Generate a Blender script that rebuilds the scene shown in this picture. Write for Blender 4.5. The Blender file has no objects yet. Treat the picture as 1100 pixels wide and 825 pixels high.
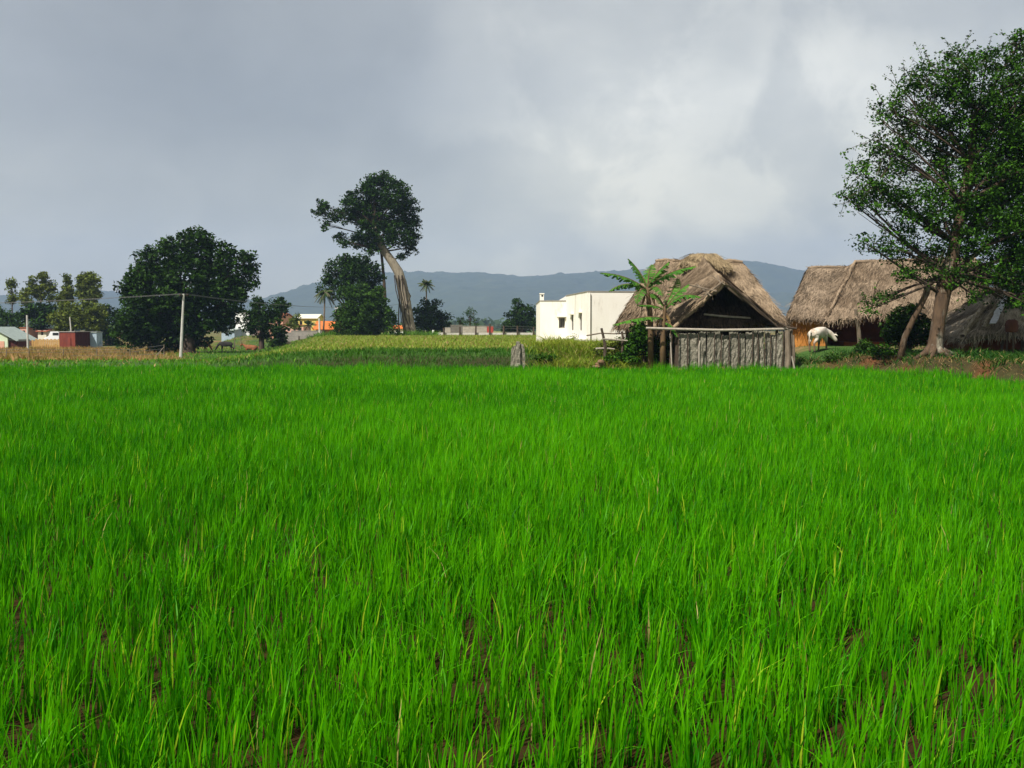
import bpy, bmesh, math, random
import numpy as np
from mathutils import Vector, Matrix

random.seed(7)
RG = np.random.default_rng(11)
R = math.radians
scene = bpy.context.scene
COL = scene.collection

# ------------------------------------------------------------------ camera
F = 1080.0
CAMZ = 1.9
PITCH = math.atan((412.5 - 352.0) / F)
cam_d = bpy.data.cameras.new("camera")
cam = bpy.data.objects.new("camera", cam_d)
COL.objects.link(cam)
cam.location = (0, 0, CAMZ)
cam.rotation_euler = (math.pi / 2 - PITCH, 0, 0)
cam_d.sensor_width = 36
cam_d.lens = 36 * F / 1100
cam_d.clip_start = 0.1
cam_d.clip_end = 20000
scene.camera = cam
CP, SP = math.cos(PITCH), math.sin(PITCH)


def P(px, py, Y):
    """world point at depth Y seen where the photograph shows it"""
    a = (px - 550) / F
    b = (412.5 - py) / F
    d = Vector((a, CP + b * SP, -SP + b * CP))
    return Vector((0, 0, CAMZ)) + d * (Y / d.y)


def S(n, Y):
    return n * Y / F


# ------------------------------------------------------------------ terrain
def sm(a, b, x):
    t = np.clip((x - a) / (b - a), 0, 1)
    return t * t * (3 - 2 * t)


def vnoise(x, y, seed=0):
    x = np.asarray(x, float); y = np.asarray(y, float)
    xi = np.floor(x).astype(np.int64); yi = np.floor(y).astype(np.int64)
    xf = x - xi; yf = y - yi
    u = xf * xf * (3 - 2 * xf); v = yf * yf * (3 - 2 * yf)

    def h(a, b):
        n = (a * 374761393 + b * 668265263 + seed * 974711) & 0x7fffffff
        n = ((n ^ (n >> 13)) * 1274126177) & 0x7fffffff
        return ((n ^ (n >> 16)) & 0xffff) / 65535.0
    return (h(xi, yi) * (1 - u) + h(xi + 1, yi) * u) * (1 - v) + (h(xi, yi + 1) * (1 - u) + h(xi + 1, yi + 1) * u) * v


def fbm(x, y, seed=0, o=4):
    s = 0; a = .5; t = 0
    for k in range(o):
        s = s + a * vnoise(x * 2 ** k, y * 2 ** k, seed + k * 17); t += a; a *= .5
    return s / t


EDGE_X = [-400, -60, -20, -5, 6, 11.2, 13.4, 14.3, 14.8, 15.2, 15.7, 16.5, 18.5, 24, 400]
EDGE_Y = [48, 45, 43, 42, 41, 41.2, 40.6, 39.2, 37.4, 34.5, 30.5, 25, 16, 6, -60]


def edist(x, y):
    """distance from the rice edge, positive on the dry side"""
    x = np.asarray(x, float); y = np.asarray(y, float)
    wob = (vnoise(x * .8 + y * .37, y * .8, 5) - .5) * .45
    best = np.full(np.broadcast(x, y).shape, 1e9)
    for i in range(len(EDGE_X) - 1):
        ax, ay = EDGE_X[i], EDGE_Y[i]; bx, by = EDGE_X[i + 1] - ax, EDGE_Y[i + 1] - ay
        t = np.clip(((x - ax) * bx + (y - ay) * by) / (bx * bx + by * by), 0, 1)
        best = np.minimum(best, (x - ax - t * bx) ** 2 + (y - ay - t * by) ** 2)
    return np.sqrt(best) * np.where(y > np.interp(x, EDGE_X, EDGE_Y), 1, -1) + wob


def terrain(x, y):
    x = np.asarray(x, float); y = np.asarray(y, float)
    d = edist(x, y)
    left = sm(-8, 2, -(x + 9.2 + .2 * np.maximum(y - 45, 0)) - 5)      # 1 = low meadow on the left
    right = sm(6.5, 9, x)
    # left meadow
    zl = .12 * sm(-.2, .5, d) - 1.07 * sm(6, 44, d)
    # centre: grassy bund then a higher field
    zc = .72 * sm(1.6, 4.2, d) + .08 * sm(-.2, .6, d)
    # village on the right
    zr = .42 * sm(-.3, .5, d) + .12 * sm(.5, 3, d) + .32 * sm(4, 12, d)
    bank = sm(12.5, 14.6, x)
    zr = zr + bank * (.33 * sm(.1, 1.0, d) * (1 - .6 * sm(5, 14, d)))
    z = zl * left + (1 - left) * (zc * (1 - right) + zr * right)
    z = z + (fbm(x * .35, y * .35, 3) - .5) * .12 * sm(0, 2, d) * (1 - sm(150, 300, y) * .9)
    z = z + (fbm(x * 1.9, y * 1.9, 9) - .5) * .05 * (y < 90)
    z = z + 1.7 * np.exp(-((x + 38.5) / 4.5) ** 2 - ((y - 148) / 6) ** 2)
    far = sm(170, 330, y)
    z = z * (1 - far) + far * -.6
    return z


def gz(x, y):
    return float(terrain(np.array([x]), np.array([y]))[0])


def G(px, Y, dz=0.0):
    x = (px - 550) / F * Y / (CP)
    x = (px - 550) / F * (Y * CP)
    for _ in range(2):
        z = gz(x, Y)
        depth = Y * CP - (z - CAMZ) * SP
        x = (px - 550) / F * depth
    return Vector((x, Y, gz(x, Y) + dz))


# ------------------------------------------------------------------ materials
def new_mat(name):
    m = bpy.data.materials.new(name); m.use_nodes = True
    nt = m.node_tree; nt.nodes.clear()
    out = nt.nodes.new('ShaderNodeOutputMaterial')
    return m, nt, out


def N(nt, typ, **kw):
    n = nt.nodes.new(typ)
    for k, v in kw.items():
        setattr(n, k, v)
    return n


def noise_node(nt, scale, detail=5, rough=.6, vec=None):
    n = N(nt, 'ShaderNodeTexNoise')
    n.inputs['Scale'].default_value = scale
    n.inputs['Detail'].default_value = detail
    n.inputs['Roughness'].default_value = rough
    if vec is not None:
        nt.links.new(vec, n.inputs['Vector'])
    return n


def surf(name, c1, c2=None, scale=3.0, rough=.85, bump=.3, bscale=25., stretch=(1, 1, 1), spec=.3, c3=None, s3=1.0, t3=.6, metal=0):
    """solid material whose colour wanders between c1 and c2, with stains of c3"""
    m, nt, out = new_mat(name)
    tc = N(nt, 'ShaderNodeTexCoord'); mp = N(nt, 'ShaderNodeMapping')
    mp.inputs['Scale'].default_value = stretch
    nt.links.new(tc.outputs['Object'], mp.inputs['Vector'])
    v = mp.outputs['Vector']
    c2 = c2 or tuple(a * .7 for a in c1)
    n1 = noise_node(nt, scale, 6, .65, v)
    ramp = N(nt, 'ShaderNodeValToRGB')
    ramp.color_ramp.elements[0].position = .35; ramp.color_ramp.elements[1].position = .65
    ramp.color_ramp.elements[0].color = (*c1, 1); ramp.color_ramp.elements[1].color = (*c2, 1)
    nt.links.new(n1.outputs['Fac'], ramp.inputs['Fac'])
    col = ramp.outputs['Color']
    if c3:
        n3 = noise_node(nt, s3, 7, .7, v)
        r3 = N(nt, 'ShaderNodeValToRGB')
        r3.color_ramp.elements[0].position = t3 - .06; r3.color_ramp.elements[1].position = t3 + .06
        nt.links.new(n3.outputs['Fac'], r3.inputs['Fac'])
        mx = N(nt, 'ShaderNodeMix', data_type='RGBA')
        nt.links.new(r3.outputs['Color'], mx.inputs[0])
        nt.links.new(col, mx.inputs[6]); mx.inputs[7].default_value = (*c3, 1)
        col = mx.outputs[2]
    b = N(nt, 'ShaderNodeBsdfPrincipled')
    b.inputs['Roughness'].default_value = rough
    b.inputs['Specular IOR Level'].default_value = spec
    b.inputs['Metallic'].default_value = metal
    nt.links.new(col, b.inputs['Base Color'])
    if bump:
        nb = noise_node(nt, bscale, 5, .6, v)
        bp = N(nt, 'ShaderNodeBump'); bp.inputs['Strength'].default_value = bump
        bp.inputs['Distance'].default_value = .04
        nt.links.new(nb.outputs['Fac'], bp.inputs['Height'])
        nt.links.new(bp.outputs['Normal'], b.inputs['Normal'])
    nt.links.new(b.outputs['BSDF'], out.inputs['Surface'])
    return m


def leafy(name, trans=.3, rough=.55, spec=.25, tint=(1.3, 1.15, .5)):
    """leaf material: colour stored per leaf, part of the light passes through"""
    m, nt, out = new_mat(name)
    at = N(nt, 'ShaderNodeAttribute', attribute_name='Col')
    b = N(nt, 'ShaderNodeBsdfPrincipled')
    b.inputs['Roughness'].default_value = rough
    b.inputs['Specular IOR Level'].default_value = spec
    nt.links.new(at.outputs['Color'], b.inputs['Base Color'])
    t = N(nt, 'ShaderNodeBsdfTranslucent')
    mul = N(nt, 'ShaderNodeMix', data_type='RGBA', blend_type='MULTIPLY')
    mul.inputs[0].default_value = 1
    nt.links.new(at.outputs['Color'], mul.inputs[6]); mul.inputs[7].default_value = (*tint, 1)
    nt.links.new(mul.outputs[2], t.inputs['Color'])
    mx = N(nt, 'ShaderNodeMixShader'); mx.inputs[0].default_value = trans
    nt.links.new(b.outputs['BSDF'], mx.inputs[1]); nt.links.new(t.outputs['BSDF'], mx.inputs[2])
    nt.links.new(mx.outputs['Shader'], out.inputs['Surface'])
    return m


def attr_mat(name, rough=.9, bump=.0, bscale=20, mottled=.35, mscale=6, spec=.15):
    m, nt, out = new_mat(name)
    at = N(nt, 'ShaderNodeAttribute', attribute_name='Col')
    tc = N(nt, 'ShaderNodeTexCoord')
    n1 = noise_node(nt, mscale, 8, .7, tc.outputs['Object'])
    mr = N(nt, 'ShaderNodeMapRange')
    mr.inputs['From Min'].default_value = .25; mr.inputs['From Max'].default_value = .75
    mr.inputs['To Min'].default_value = 1 - mottled; mr.inputs['To Max'].default_value = 1 + mottled
    nt.links.new(n1.outputs['Fac'], mr.inputs['Value'])
    mul = N(nt, 'ShaderNodeVectorMath', operation='SCALE')
    nt.links.new(at.outputs['Color'], mul.inputs[0]); nt.links.new(mr.outputs['Result'], mul.inputs['Scale'])
    b = N(nt, 'ShaderNodeBsdfPrincipled')
    b.inputs['Roughness'].default_value = rough
    b.inputs['Specular IOR Level'].default_value = spec
    nt.links.new(mul.outputs['Vector'], b.inputs['Base Color'])
    if bump:
        nb = noise_node(nt, bscale, 6, .7, tc.outputs['Object'])
        bp = N(nt, 'ShaderNodeBump'); bp.inputs['Strength'].default_value = bump; bp.inputs['Distance'].default_value = .06
        nt.links.new(nb.outputs['Fac'], bp.inputs['Height'])
        nt.links.new(bp.outputs['Normal'], b.inputs['Normal'])
    nt.links.new(b.outputs['BSDF'], out.inputs['Surface'])
    return m


M = {}
M['rice'] = leafy('rice_leaf', .38, .42, .09, (1.05, 1.1, .35))
M['grass'] = leafy('grass_leaf', .3, .6, .15, (1.1, 1.1, .4))
M['leaf'] = leafy('tree_leaf', .18, .55, .1, (1.2, 1.1, .4))
M['thatch'] = attr_mat('thatch_straw', .95, .5, 30, .35, 2.5)
M['ground'] = attr_mat('earth', .95, .6, 9, .4, 3)
M['bark_grey'] = surf('grey_bark', (.30, .26, .20), (.17, .14, .10), 4, .9, .7, 14, (1, 1, .25))
M['bark_dark'] = surf('dark_bark', (.085, .06, .04), (.045, .03, .022), 4, .9, .7, 14, (1, 1, .25))
M['bark_warm'] = surf('warm_bark', (.115, .072, .042), (.05, .032, .02), 5, .9, .8, 16, (1, 1, .3), c3=(.24, .22, .17), s3=2.2, t3=.58)
M['vine'] = surf('vine_stem', (.06, .045, .03), None, 5)
M['whitewash'] = surf('whitewashed_plaster', (.86, .83, .76), (.78, .74, .66), 1.3, .9, .15, 30, (1, 1, .3), c3=(.56, .51, .44), s3=1.3, t3=.63)
M['coping'] = surf('weathered_coping', (.22, .20, .18), (.34, .32, .28), 4)
M['dark_glass'] = surf('dark_window', (.012, .012, .014), (.02, .02, .02), 2, .3, 0, spec=.5)
M['dark_hole'] = surf('dark_wood', (.018, .014, .012), (.03, .022, .016), 6)
M['timber'] = surf('weathered_pole_wood', (.24, .19, .14), (.11, .085, .06), 8, .9, .5, 30, (1, 1, .3))
M['timber_pale'] = surf('pale_pole_wood', (.46, .41, .34), (.30, .26, .21), 8, .9, .4, 30)
M['timber_dark'] = surf('dark_pole_wood', (.05, .035, .025), (.09, .065, .045), 8, .9, .5, 30)
M['slab'] = surf('grey_stone_slab', (.25, .23, .18), (.12, .11, .082), 6, .95, 1, 18, c3=(.33, .30, .24), s3=9, t3=.57)
M['slab_foot'] = surf('red_stained_footing', (.23, .13, .07), (.15, .10, .06), 5, .95, .8, 18)
M['mud_wall'] = surf('orange_mud_wall', (.58, .25, .06), (.44, .17, .035), 2.2, .95, .5, 14, c3=(.28, .10, .03), s3=1.5, t3=.6)
M['mud_wall_red'] = surf('red_mud_wall', (.26, .075, .026), (.16, .045, .018), 2.2, .95, .5, 14)
M['shade_dark_wall'] = surf('shade_darkened_mud', (.035, .022, .015), (.022, .015, .011), 2.2, .95, .5, 14)  # near-black mud colour stands in for the gloom inside the front hut
M['concrete'] = surf('pale_concrete', (.56, .54, .50), (.42, .40, .37), 4, .9, .2, 30)
M['blockwork'] = surf('grey_blockwork', (.30, .27, .25), (.23, .21, .195), 2, .95, .5, 12)
M['blockwork_pale'] = surf('pale_blockwork', (.40, .36, .31), (.30, .27, .23), 2, .95, .5, 12)
M['blockwork_dark'] = surf('dark_blockwork', (.17, .155, .135), (.12, .11, .095), 2, .95, .5, 12)
M['rust'] = surf('rusty_red_sheet', (.22, .045, .025), (.14, .028, .018), 2, .8, .2, 10, (1, 1, .3), c3=(.10, .03, .02), s3=1.2, t3=.62)
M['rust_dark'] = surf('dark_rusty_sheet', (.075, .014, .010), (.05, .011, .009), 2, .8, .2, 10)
M['blue_paint'] = surf('pale_blue_paint', (.40, .50, .58), (.30, .38, .46), 3, .7, .1, 10, c3=(.16, .24, .32), s3=1.1, t3=.6)
M['roof_green'] = surf('grey_green_roof_sheet', (.34, .40, .37), (.26, .31, .29), 2, .7, .1, 10)
M['wall_mint'] = surf('pale_mint_wall', (.62, .72, .52), (.54, .62, .46), 1.5)
M['wall_salmon'] = surf('salmon_wall', (.66, .36, .25), (.55, .29, .20), 1.5)
M['wall_pink'] = surf('pink_wall', (.68, .40, .33), (.58, .33, .27), 1.5)
M['wall_yellow'] = surf('yellow_wall', (.75, .60, .16), (.66, .50, .14), 1.5)
M['wall_cream'] = surf('cream_wall', (.74, .70, .58), (.64, .60, .50), 1.5)
M['wall_white'] = surf('white_wall', (.82, .82, .80), (.72, .72, .70), 1.5)
M['roof_orange'] = surf('orange_tile_roof', (.62, .18, .04), (.50, .13, .03), 2)
M['roof_red'] = surf('brick_red_roof', (.38, .12, .07), (.30, .09, .05), 2)
M['ochre'] = surf('ochre_boards', (.52, .32, .11), (.42, .25, .08), 3)
M['van_paint'] = surf('white_van_paint', (.80, .80, .80), (.74, .74, .75), 2, .35, 0, spec=.5)
M['tyre'] = surf('rubber', (.02, .02, .02), None, 5)
M['red_paint'] = surf('red_paint', (.42, .06, .04), (.30, .05, .035), 3)
M['wire'] = surf('dull_wire', (.16, .16, .155), None, 5, .6, 0)
M['porcelain'] = surf('brown_porcelain', (.10, .05, .03), None, 5, .3, 0)
M['plastic'] = surf('pale_plastic_sheet', (.60, .62, .66), (.46, .47, .51), 6, .5, .6, 9)
M['clay'] = surf('red_brown_clay', (.13, .045, .025), (.08, .03, .02), 3)
M['hide_white'] = surf('white_hide', (.74, .68, .60), (.52, .44, .35), 3, .8, .1, 60, c3=(.26, .17, .10), s3=1.8, t3=.58)
M['hide_brown'] = surf('brown_hide', (.27, .10, .035), (.17, .06, .025), 3, .8, .1, 60)
M['hide_black'] = surf('black_hide', (.016, .014, .013), (.03, .026, .022), 3, .7, .1, 60)
M['hide_tan'] = surf('tan_hide', (.52, .36, .22), (.60, .50, .38), 3, .8, .1, 60)
M['horn'] = surf('horn', (.10, .08, .06), None, 5, .5, 0)
M['hoof'] = surf('hoof', (.05, .04, .035), None, 5)
M['banana_stem'] = surf('banana_stem', (.17, .11, .05), (.075, .042, .024), 5, .8, .4, 16, (1, 1, .25))
M['palm_trunk'] = surf('palm_trunk', (.17, .13, .095), (.10, .075, .055), 6)
M['hill'] = surf('wooded_hillside', (.022, .036, .020), (.040, .055, .026), .02, .95, 0, c3=(.07, .075, .045), s3=.006, t3=.66)


# ------------------------------------------------------------------ mesh helpers
def wloc(o):
    v = Vector((0, 0, 0))
    while o is not None:
        v += o.location; o = o.parent
    return v


def brown_legs(m):
    nt = m.node_tree
    b = [n for n in nt.nodes if n.type == 'BSDF_PRINCIPLED'][0]
    src = b.inputs['Base Color'].links[0].from_socket
    tc = [n for n in nt.nodes if n.type == 'TEX_COORD'][0]
    sp = N(nt, 'ShaderNodeSeparateXYZ'); nt.links.new(tc.outputs['Object'], sp.inputs[0])
    nz_ = noise_node(nt, 6, 4, .6, tc.outputs['Object'])
    ad = N(nt, 'ShaderNodeMath', operation='MULTIPLY_ADD'); nt.links.new(nz_.outputs['Fac'], ad.inputs[0]); ad.inputs[1].default_value = .35; nt.links.new(sp.outputs['Z'], ad.inputs[2])
    mr = N(nt, 'ShaderNodeMapRange'); mr.inputs['From Min'].default_value = .55; mr.inputs['From Max'].default_value = .80
    mr.inputs['To Min'].default_value = 1; mr.inputs['To Max'].default_value = 0
    nt.links.new(ad.outputs[0], mr.inputs['Value'])
    mx = N(nt, 'ShaderNodeMix', data_type='RGBA'); nt.links.new(mr.outputs['Result'], mx.inputs[0]); nt.links.new(src, mx.inputs[6]); mx.inputs[7].default_value = (.20, .13, .085, 1)
    nt.links.new(mx.outputs[2], b.inputs['Base Color'])


brown_legs(M['hide_white'])


def tag(o, label=None, cat=None, group=None, kind=None):
    if label: o['label'] = label
    if cat: o['category'] = cat
    if group: o['group'] = group
    if kind: o['kind'] = kind
    return o


def thing(name, label, cat, loc, group=None):
    o = bpy.data.objects.new(name, None)
    o.empty_display_size = .2
    COL.objects.link(o); o.location = loc
    return tag(o, label, cat, group)


def np_mesh(name, V, Q, cols=None, smooth=False):
    """mesh from arrays; Q is (n,3) or (n,4)"""
    V = np.asarray(V, np.float32); Q = np.asarray(Q, np.int32)
    me = bpy.data.meshes.new(name)
    k = Q.shape[1]
    me.vertices.add(len(V)); me.vertices.foreach_set('co', V.ravel())
    me.loops.add(Q.size); me.loops.foreach_set('vertex_index', Q.ravel())
    me.polygons.add(len(Q))
    me.polygons.foreach_set('loop_start', np.arange(0, Q.size, k, dtype=np.int32))
    me.polygons.foreach_set('loop_total', np.full(len(Q), k, np.int32))
    if smooth:
        me.polygons.foreach_set('use_smooth', np.ones(len(Q), bool))
    if cols is not None:
        ca = me.color_attributes.new('Col', 'FLOAT_COLOR', 'POINT')
        c = np.ones((len(V), 4), np.float32); c[:, :3] = cols
        ca.data.foreach_set('color', c.ravel())
    me.update(calc_edges=True)
    return me


def link(name, me, mat, parent=None, loc=None):
    o = bpy.data.objects.new(name, me); COL.objects.link(o)
    if mat is not None: me.materials.append(mat)
    if parent is not None: o.parent = parent
    if loc is not None: o.location = loc
    return o


def np_obj(name, V, Q, cols, mat, parent=None, smooth=False, origin=None):
    V = np.asarray(V, float)
    if parent is not None:
        V = V - np.array(wloc(parent)); loc = None
    elif origin is not None:
        V = V - np.array(origin); loc = origin
    else:
        loc = None
    return link(name, np_mesh(name, V, Q, cols, smooth), mat, parent, loc)


def rock(mb, c, s, seg=7):
    vs = []
    n0 = len(mb.v)
    bm = bmesh.new(); bmesh.ops.create_icosphere(bm, subdivisions=2, radius=1)
    sd = random.randint(0, 999)
    vv = []
    for v in bm.verts:
        k = 1 + .35 * (float(vnoise(np.array([v.co.x * 1.6 + 5]), np.array([v.co.y * 1.6 + v.co.z * 2 + 5]), sd)[0]) - .5)
        vv.append((c[0] + v.co.x * s[0] * k, c[1] + v.co.y * s[1] * k, c[2] + v.co.z * s[2] * k))
    fs = [tuple(v.index for v in f.verts) for f in bm.faces]
    bm.free()
    mb.add(vv, fs)


class MB:
    def __init__(self):
        self.v = []; self.f = []; self.c = []
        self.col = (1, 1, 1)

    def add(self, vs, fs):
        b = len(self.v)
        self.v += [tuple(x) for x in vs]; self.c += [self.col] * len(vs)
        self.f += [tuple(b + i for i in f) for f in fs]

    def box(self, c, s, rz=0, jit=0, top=1.0):
        hx, hy, hz = s[0] / 2, s[1] / 2, s[2] / 2
        cr, sr = math.cos(rz), math.sin(rz)
        vs = []
        for z in (-hz, hz):
            k = top if z > 0 else 1
            for x, y in ((-hx, -hy), (hx, -hy), (hx, hy), (-hx, hy)):
                x *= k; y *= k
                vs.append((c[0] + x * cr - y * sr + random.uniform(-jit, jit), c[1] + x * sr + y * cr + random.uniform(-jit, jit), c[2] + z + random.uniform(-jit, jit)))
        self.add(vs, [(3, 2, 1, 0), (4, 5, 6, 7), (0, 1, 5, 4), (1, 2, 6, 5), (2, 3, 7, 6), (3, 0, 4, 7)])
        return self

    def tube(self, path, radii, n=8, cap=True, wob=0):
        path = [Vector(p) for p in path]
        if not hasattr(radii, '__len__'): radii = [radii] * len(path)
        rings = []
        prev = None
        b = len(self.v)
        vs = []
        for i, p in enumerate(path):
            t = (path[min(i + 1, len(path) - 1)] - path[max(i - 1, 0)])
            if t.length < 1e-9: t = Vector((0, 0, 1))
            t.normalize()
            if prev is None:
                a = t.cross(Vector((0, 1, 0)))
                if a.length < .2: a = t.cross(Vector((1, 0, 0)))
            else:
                a = prev - t * prev.dot(t)
            a.normalize(); prev = a
            bb = t.cross(a)
            for k in range(n):
                an = 2 * math.pi * k / n
                r = radii[i] * (1 + random.uniform(-wob, wob))
                vs.append(p + a * math.cos(an) * r + bb * math.sin(an) * r)
        fs = []
        for i in range(len(path) - 1):
            for k in range(n):
                k2 = (k + 1) % n
                fs.append((i * n + k, i * n + k2, (i + 1) * n + k2, (i + 1) * n + k))
        if cap:
            fs.append(tuple(range(n - 1, -1, -1)))
            o = (len(path) - 1) * n
            fs.append(tuple(range(o, o + n)))
        self.add(vs, fs)
        return self

    def prism(self, pts, z0, z1):
        n = len(pts)
        vs = [(x, y, z0) for x, y in pts] + [(x, y, z1) for x, y in pts]
        fs = [tuple(range(n - 1, -1, -1)), tuple(range(n, 2 * n))]
        for i in range(n):
            j = (i + 1) % n
            fs.append((i, j, n + j, n + i))
        self.add(vs, fs)
        return self

    def slab(self, quad, off):
        """quad (4 pts) thickened along vector off"""
        off = Vector(off)
        q = [Vector(p) for p in quad]
        vs = q + [p + off for p in q]
        self.add(vs, [(0, 1, 2, 3), (7, 6, 5, 4), (1, 0, 4, 5), (2, 1, 5, 6), (3, 2, 6, 7), (0, 3, 7, 4)])
        return self

    def build(self, name, mat, parent=None, origin=None, smooth=False, bevel=0, cols=False):
        off = wloc(parent) if parent is not None else (Vector(origin) if origin is not None else Vector((0, 0, 0)))
        me = bpy.data.meshes.new(name)
        me.from_pydata([tuple(Vector(v) - off) for v in self.v], [], self.f)
        if cols:
            ca = me.color_attributes.new('Col', 'FLOAT_COLOR', 'POINT')
            for i, c in enumerate(self.c): ca.data[i].color = (*c, 1)
        bm = bmesh.new(); bm.from_mesh(me); bmesh.ops.recalc_face_normals(bm, faces=bm.faces); bm.to_mesh(me); bm.free()
        if smooth:
            for p in me.polygons: p.use_smooth = True
        o = link(name, me, mat, parent, origin if parent is None else None)
        if bevel:
            md = o.modifiers.new('bevel', 'BEVEL'); md.width = bevel; md.segments = 2
        return o


def copy_thing(o):
    c = o.copy(); COL.objects.link(c)
    for ch in o.children:
        d = ch.copy(); COL.objects.link(d); d.parent = c
        for g in ch.children:
            e = g.copy(); COL.objects.link(e); e.parent = d
    return c


# ------------------------------------------------------------------ leaves and blades (arrays)
def leaves(pts, size, cols, flat=.35, aspect=.55, rng=RG, droop=0):
    """one folded pointed leaf per point"""
    n = len(pts)
    d = rng.normal(size=(n, 3)); d[:, 2] = d[:, 2] * (1 - flat) - droop
    d /= np.linalg.norm(d, axis=1)[:, None]
    up = rng.normal(size=(n, 3)) * .6 + np.array([0, 0, 1.0]) * (flat * 2)
    s = np.cross(d, up); s /= (np.linalg.norm(s, axis=1)[:, None] + 1e-9)
    sz = (size * rng.uniform(.6, 1.35, n))[:, None]
    nr = np.cross(s, d)
    a = pts - d * sz * .5
    b = pts + s * sz * aspect * .5 + nr * sz * .1
    c = pts + d * sz * .5 - nr * sz * .08
    e = pts - s * sz * aspect * .5 + nr * sz * .1
    V = np.stack([a, b, c, e], 1).reshape(-1, 3)
    Q = np.arange(4 * n).reshape(-1, 4)
    C = np.repeat(cols, 4, 0)
    return V, Q, C


def blades(base, h, w, lean, curve, az, nseg, cols, tipcol=1.15, rng=RG):
    n = len(base)
    t = np.linspace(0, 1, nseg + 1)
    dirv = np.stack([np.cos(az), np.sin(az), np.zeros(n)], 1)
    wa = rng.uniform(0, np.pi, n)
    wv = np.stack([np.cos(wa), np.sin(wa), np.zeros(n)], 1)
    V = np.zeros((n, nseg + 1, 2, 3), np.float32)
    C = np.zeros((n, nseg + 1, 2, 3), np.float32)
    for i, tt in enumerate(t):
        hor = (lean * tt + curve * tt * tt * tt) * h
        ver = h * (tt - .35 * np.minimum(curve, 1.2) * tt ** 3 - .25 * lean * lean * tt)
        p = base + dirv * hor[:, None]
        p[:, 2] += ver
        ww = w * (1.0 - tt ** 1.8) * (.75 + .5 * min(tt * 2, 1)) * .5 + w * .03
        V[:, i, 0] = p - wv * ww[:, None]
        V[:, i, 1] = p + wv * ww[:, None]
        k = 1 + (tipcol - 1) * tt
        C[:, i, 0] = cols * k; C[:, i, 1] = cols * k
    V = V.reshape(-1, 3); C = C.reshape(-1, 3)
    b = (np.arange(n) * 2 * (nseg + 1))[:, None, None]
    s = (np.arange(nseg) * 2)[None, :, None]
    Q = b + s + np.array([0, 1, 3, 2])[None, None, :]
    return V, Q.reshape(-1, 4), C


def merge(parts):
    Vs, Qs, Cs = [], [], []; o = 0
    for V, Q, C in parts:
        Vs.append(V); Qs.append(Q + o); Cs.append(C); o += len(V)
    return np.concatenate(Vs), np.concatenate(Qs), np.concatenate(Cs)


def mixcol(a, b, t):
    return np.array(a)[None, :] * (1 - t[:, None]) + np.array(b)[None, :] * t[:, None]


# ------------------------------------------------------------------ ground, hills
def axis(lo, hi, segs):
    out = [lo]
    for end, step in segs:
        k = max(1, int(round((end - out[-1]) / step)))
        out += list(np.linspace(out[-1], end, k + 1)[1:])
    return np.array(out)


xs = axis(-4700, 4700, [(-600, 200), (-150, 25), (-60, 4), (-26, 1.2), (26, .4), (60, 1.2), (150, 5), (600, 30), (4700, 200)])
ys = axis(-100, 3300, [(-10, 10), (24, 1.0), (60, .4), (160, 2), (400, 12), (4800, 200)])
XX, YY = np.meshgrid(xs, ys)
ZZ = terrain(XX, YY)
nx, ny = len(xs), len(ys)
V = np.stack([XX, YY, ZZ], 2).reshape(-1, 3)
ii = np.arange(nx - 1)[None, :] + (np.arange(ny - 1) * nx)[:, None]
Q = np.stack([ii, ii + 1, ii + nx + 1, ii + nx], 2).reshape(-1, 4)
xf, yf = V[:, 0], V[:, 1]
d = edist(xf, yf)
mud = np.array([.034, .018, .004]); grass = np.array([.045, .10, .018]); straw = np.array([.19, .20, .045])
red = np.array([.115, .046, .019]); dry = np.array([.20, .125, .05]); dust = np.array([.26, .16, .085])
leftm = sm(-8, 2, -(xf + 9.2 + .2 * np.maximum(yf - 45, 0)) - 5)
nz = fbm(xf * .5, yf * .5, 21)
C = np.repeat(grass[None, :], len(V), 0)


def blend(C, c, f):
    return C * (1 - f[:, None]) + np.array(c)[None, :] * f[:, None]


cen = (1 - leftm) * (1 - sm(6, 9, xf))
C = blend(C, straw, cen * sm(4.5, 7, d))
C = blend(C, dry, leftm * sm(10, 30, d) * sm(.35, .6, nz) * sm(30, 45, -xf))
C = blend(C, dust, sm(11, 14, xf) * sm(4, 7, d) * sm(.45, .62, nz) * .7)
bn_ = fbm(xf * 1.1, yf * 1.1, 33)
C = blend(C, (.045, .026, .013), sm(11.5, 14, xf) * sm(-.2, .2, d) * (1 - sm(1.0, 1.9, d)) * .85)
C = blend(C, red, sm(11.5, 14, xf) * sm(-.2, .2, d) * (1 - sm(.8, 1.6, d)) * sm(.48, .6, bn_))
C = blend(C, (.030, .022, .010), cen * sm(1.2, 2.0, d) * (1 - sm(3.0, 3.8, d)) * .8)
C = blend(C, mud, 1 - sm(-.5, .1, d))
g = np_obj('ground', V, Q, C, M['ground'], smooth=True)
tag(g, kind='structure')

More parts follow.
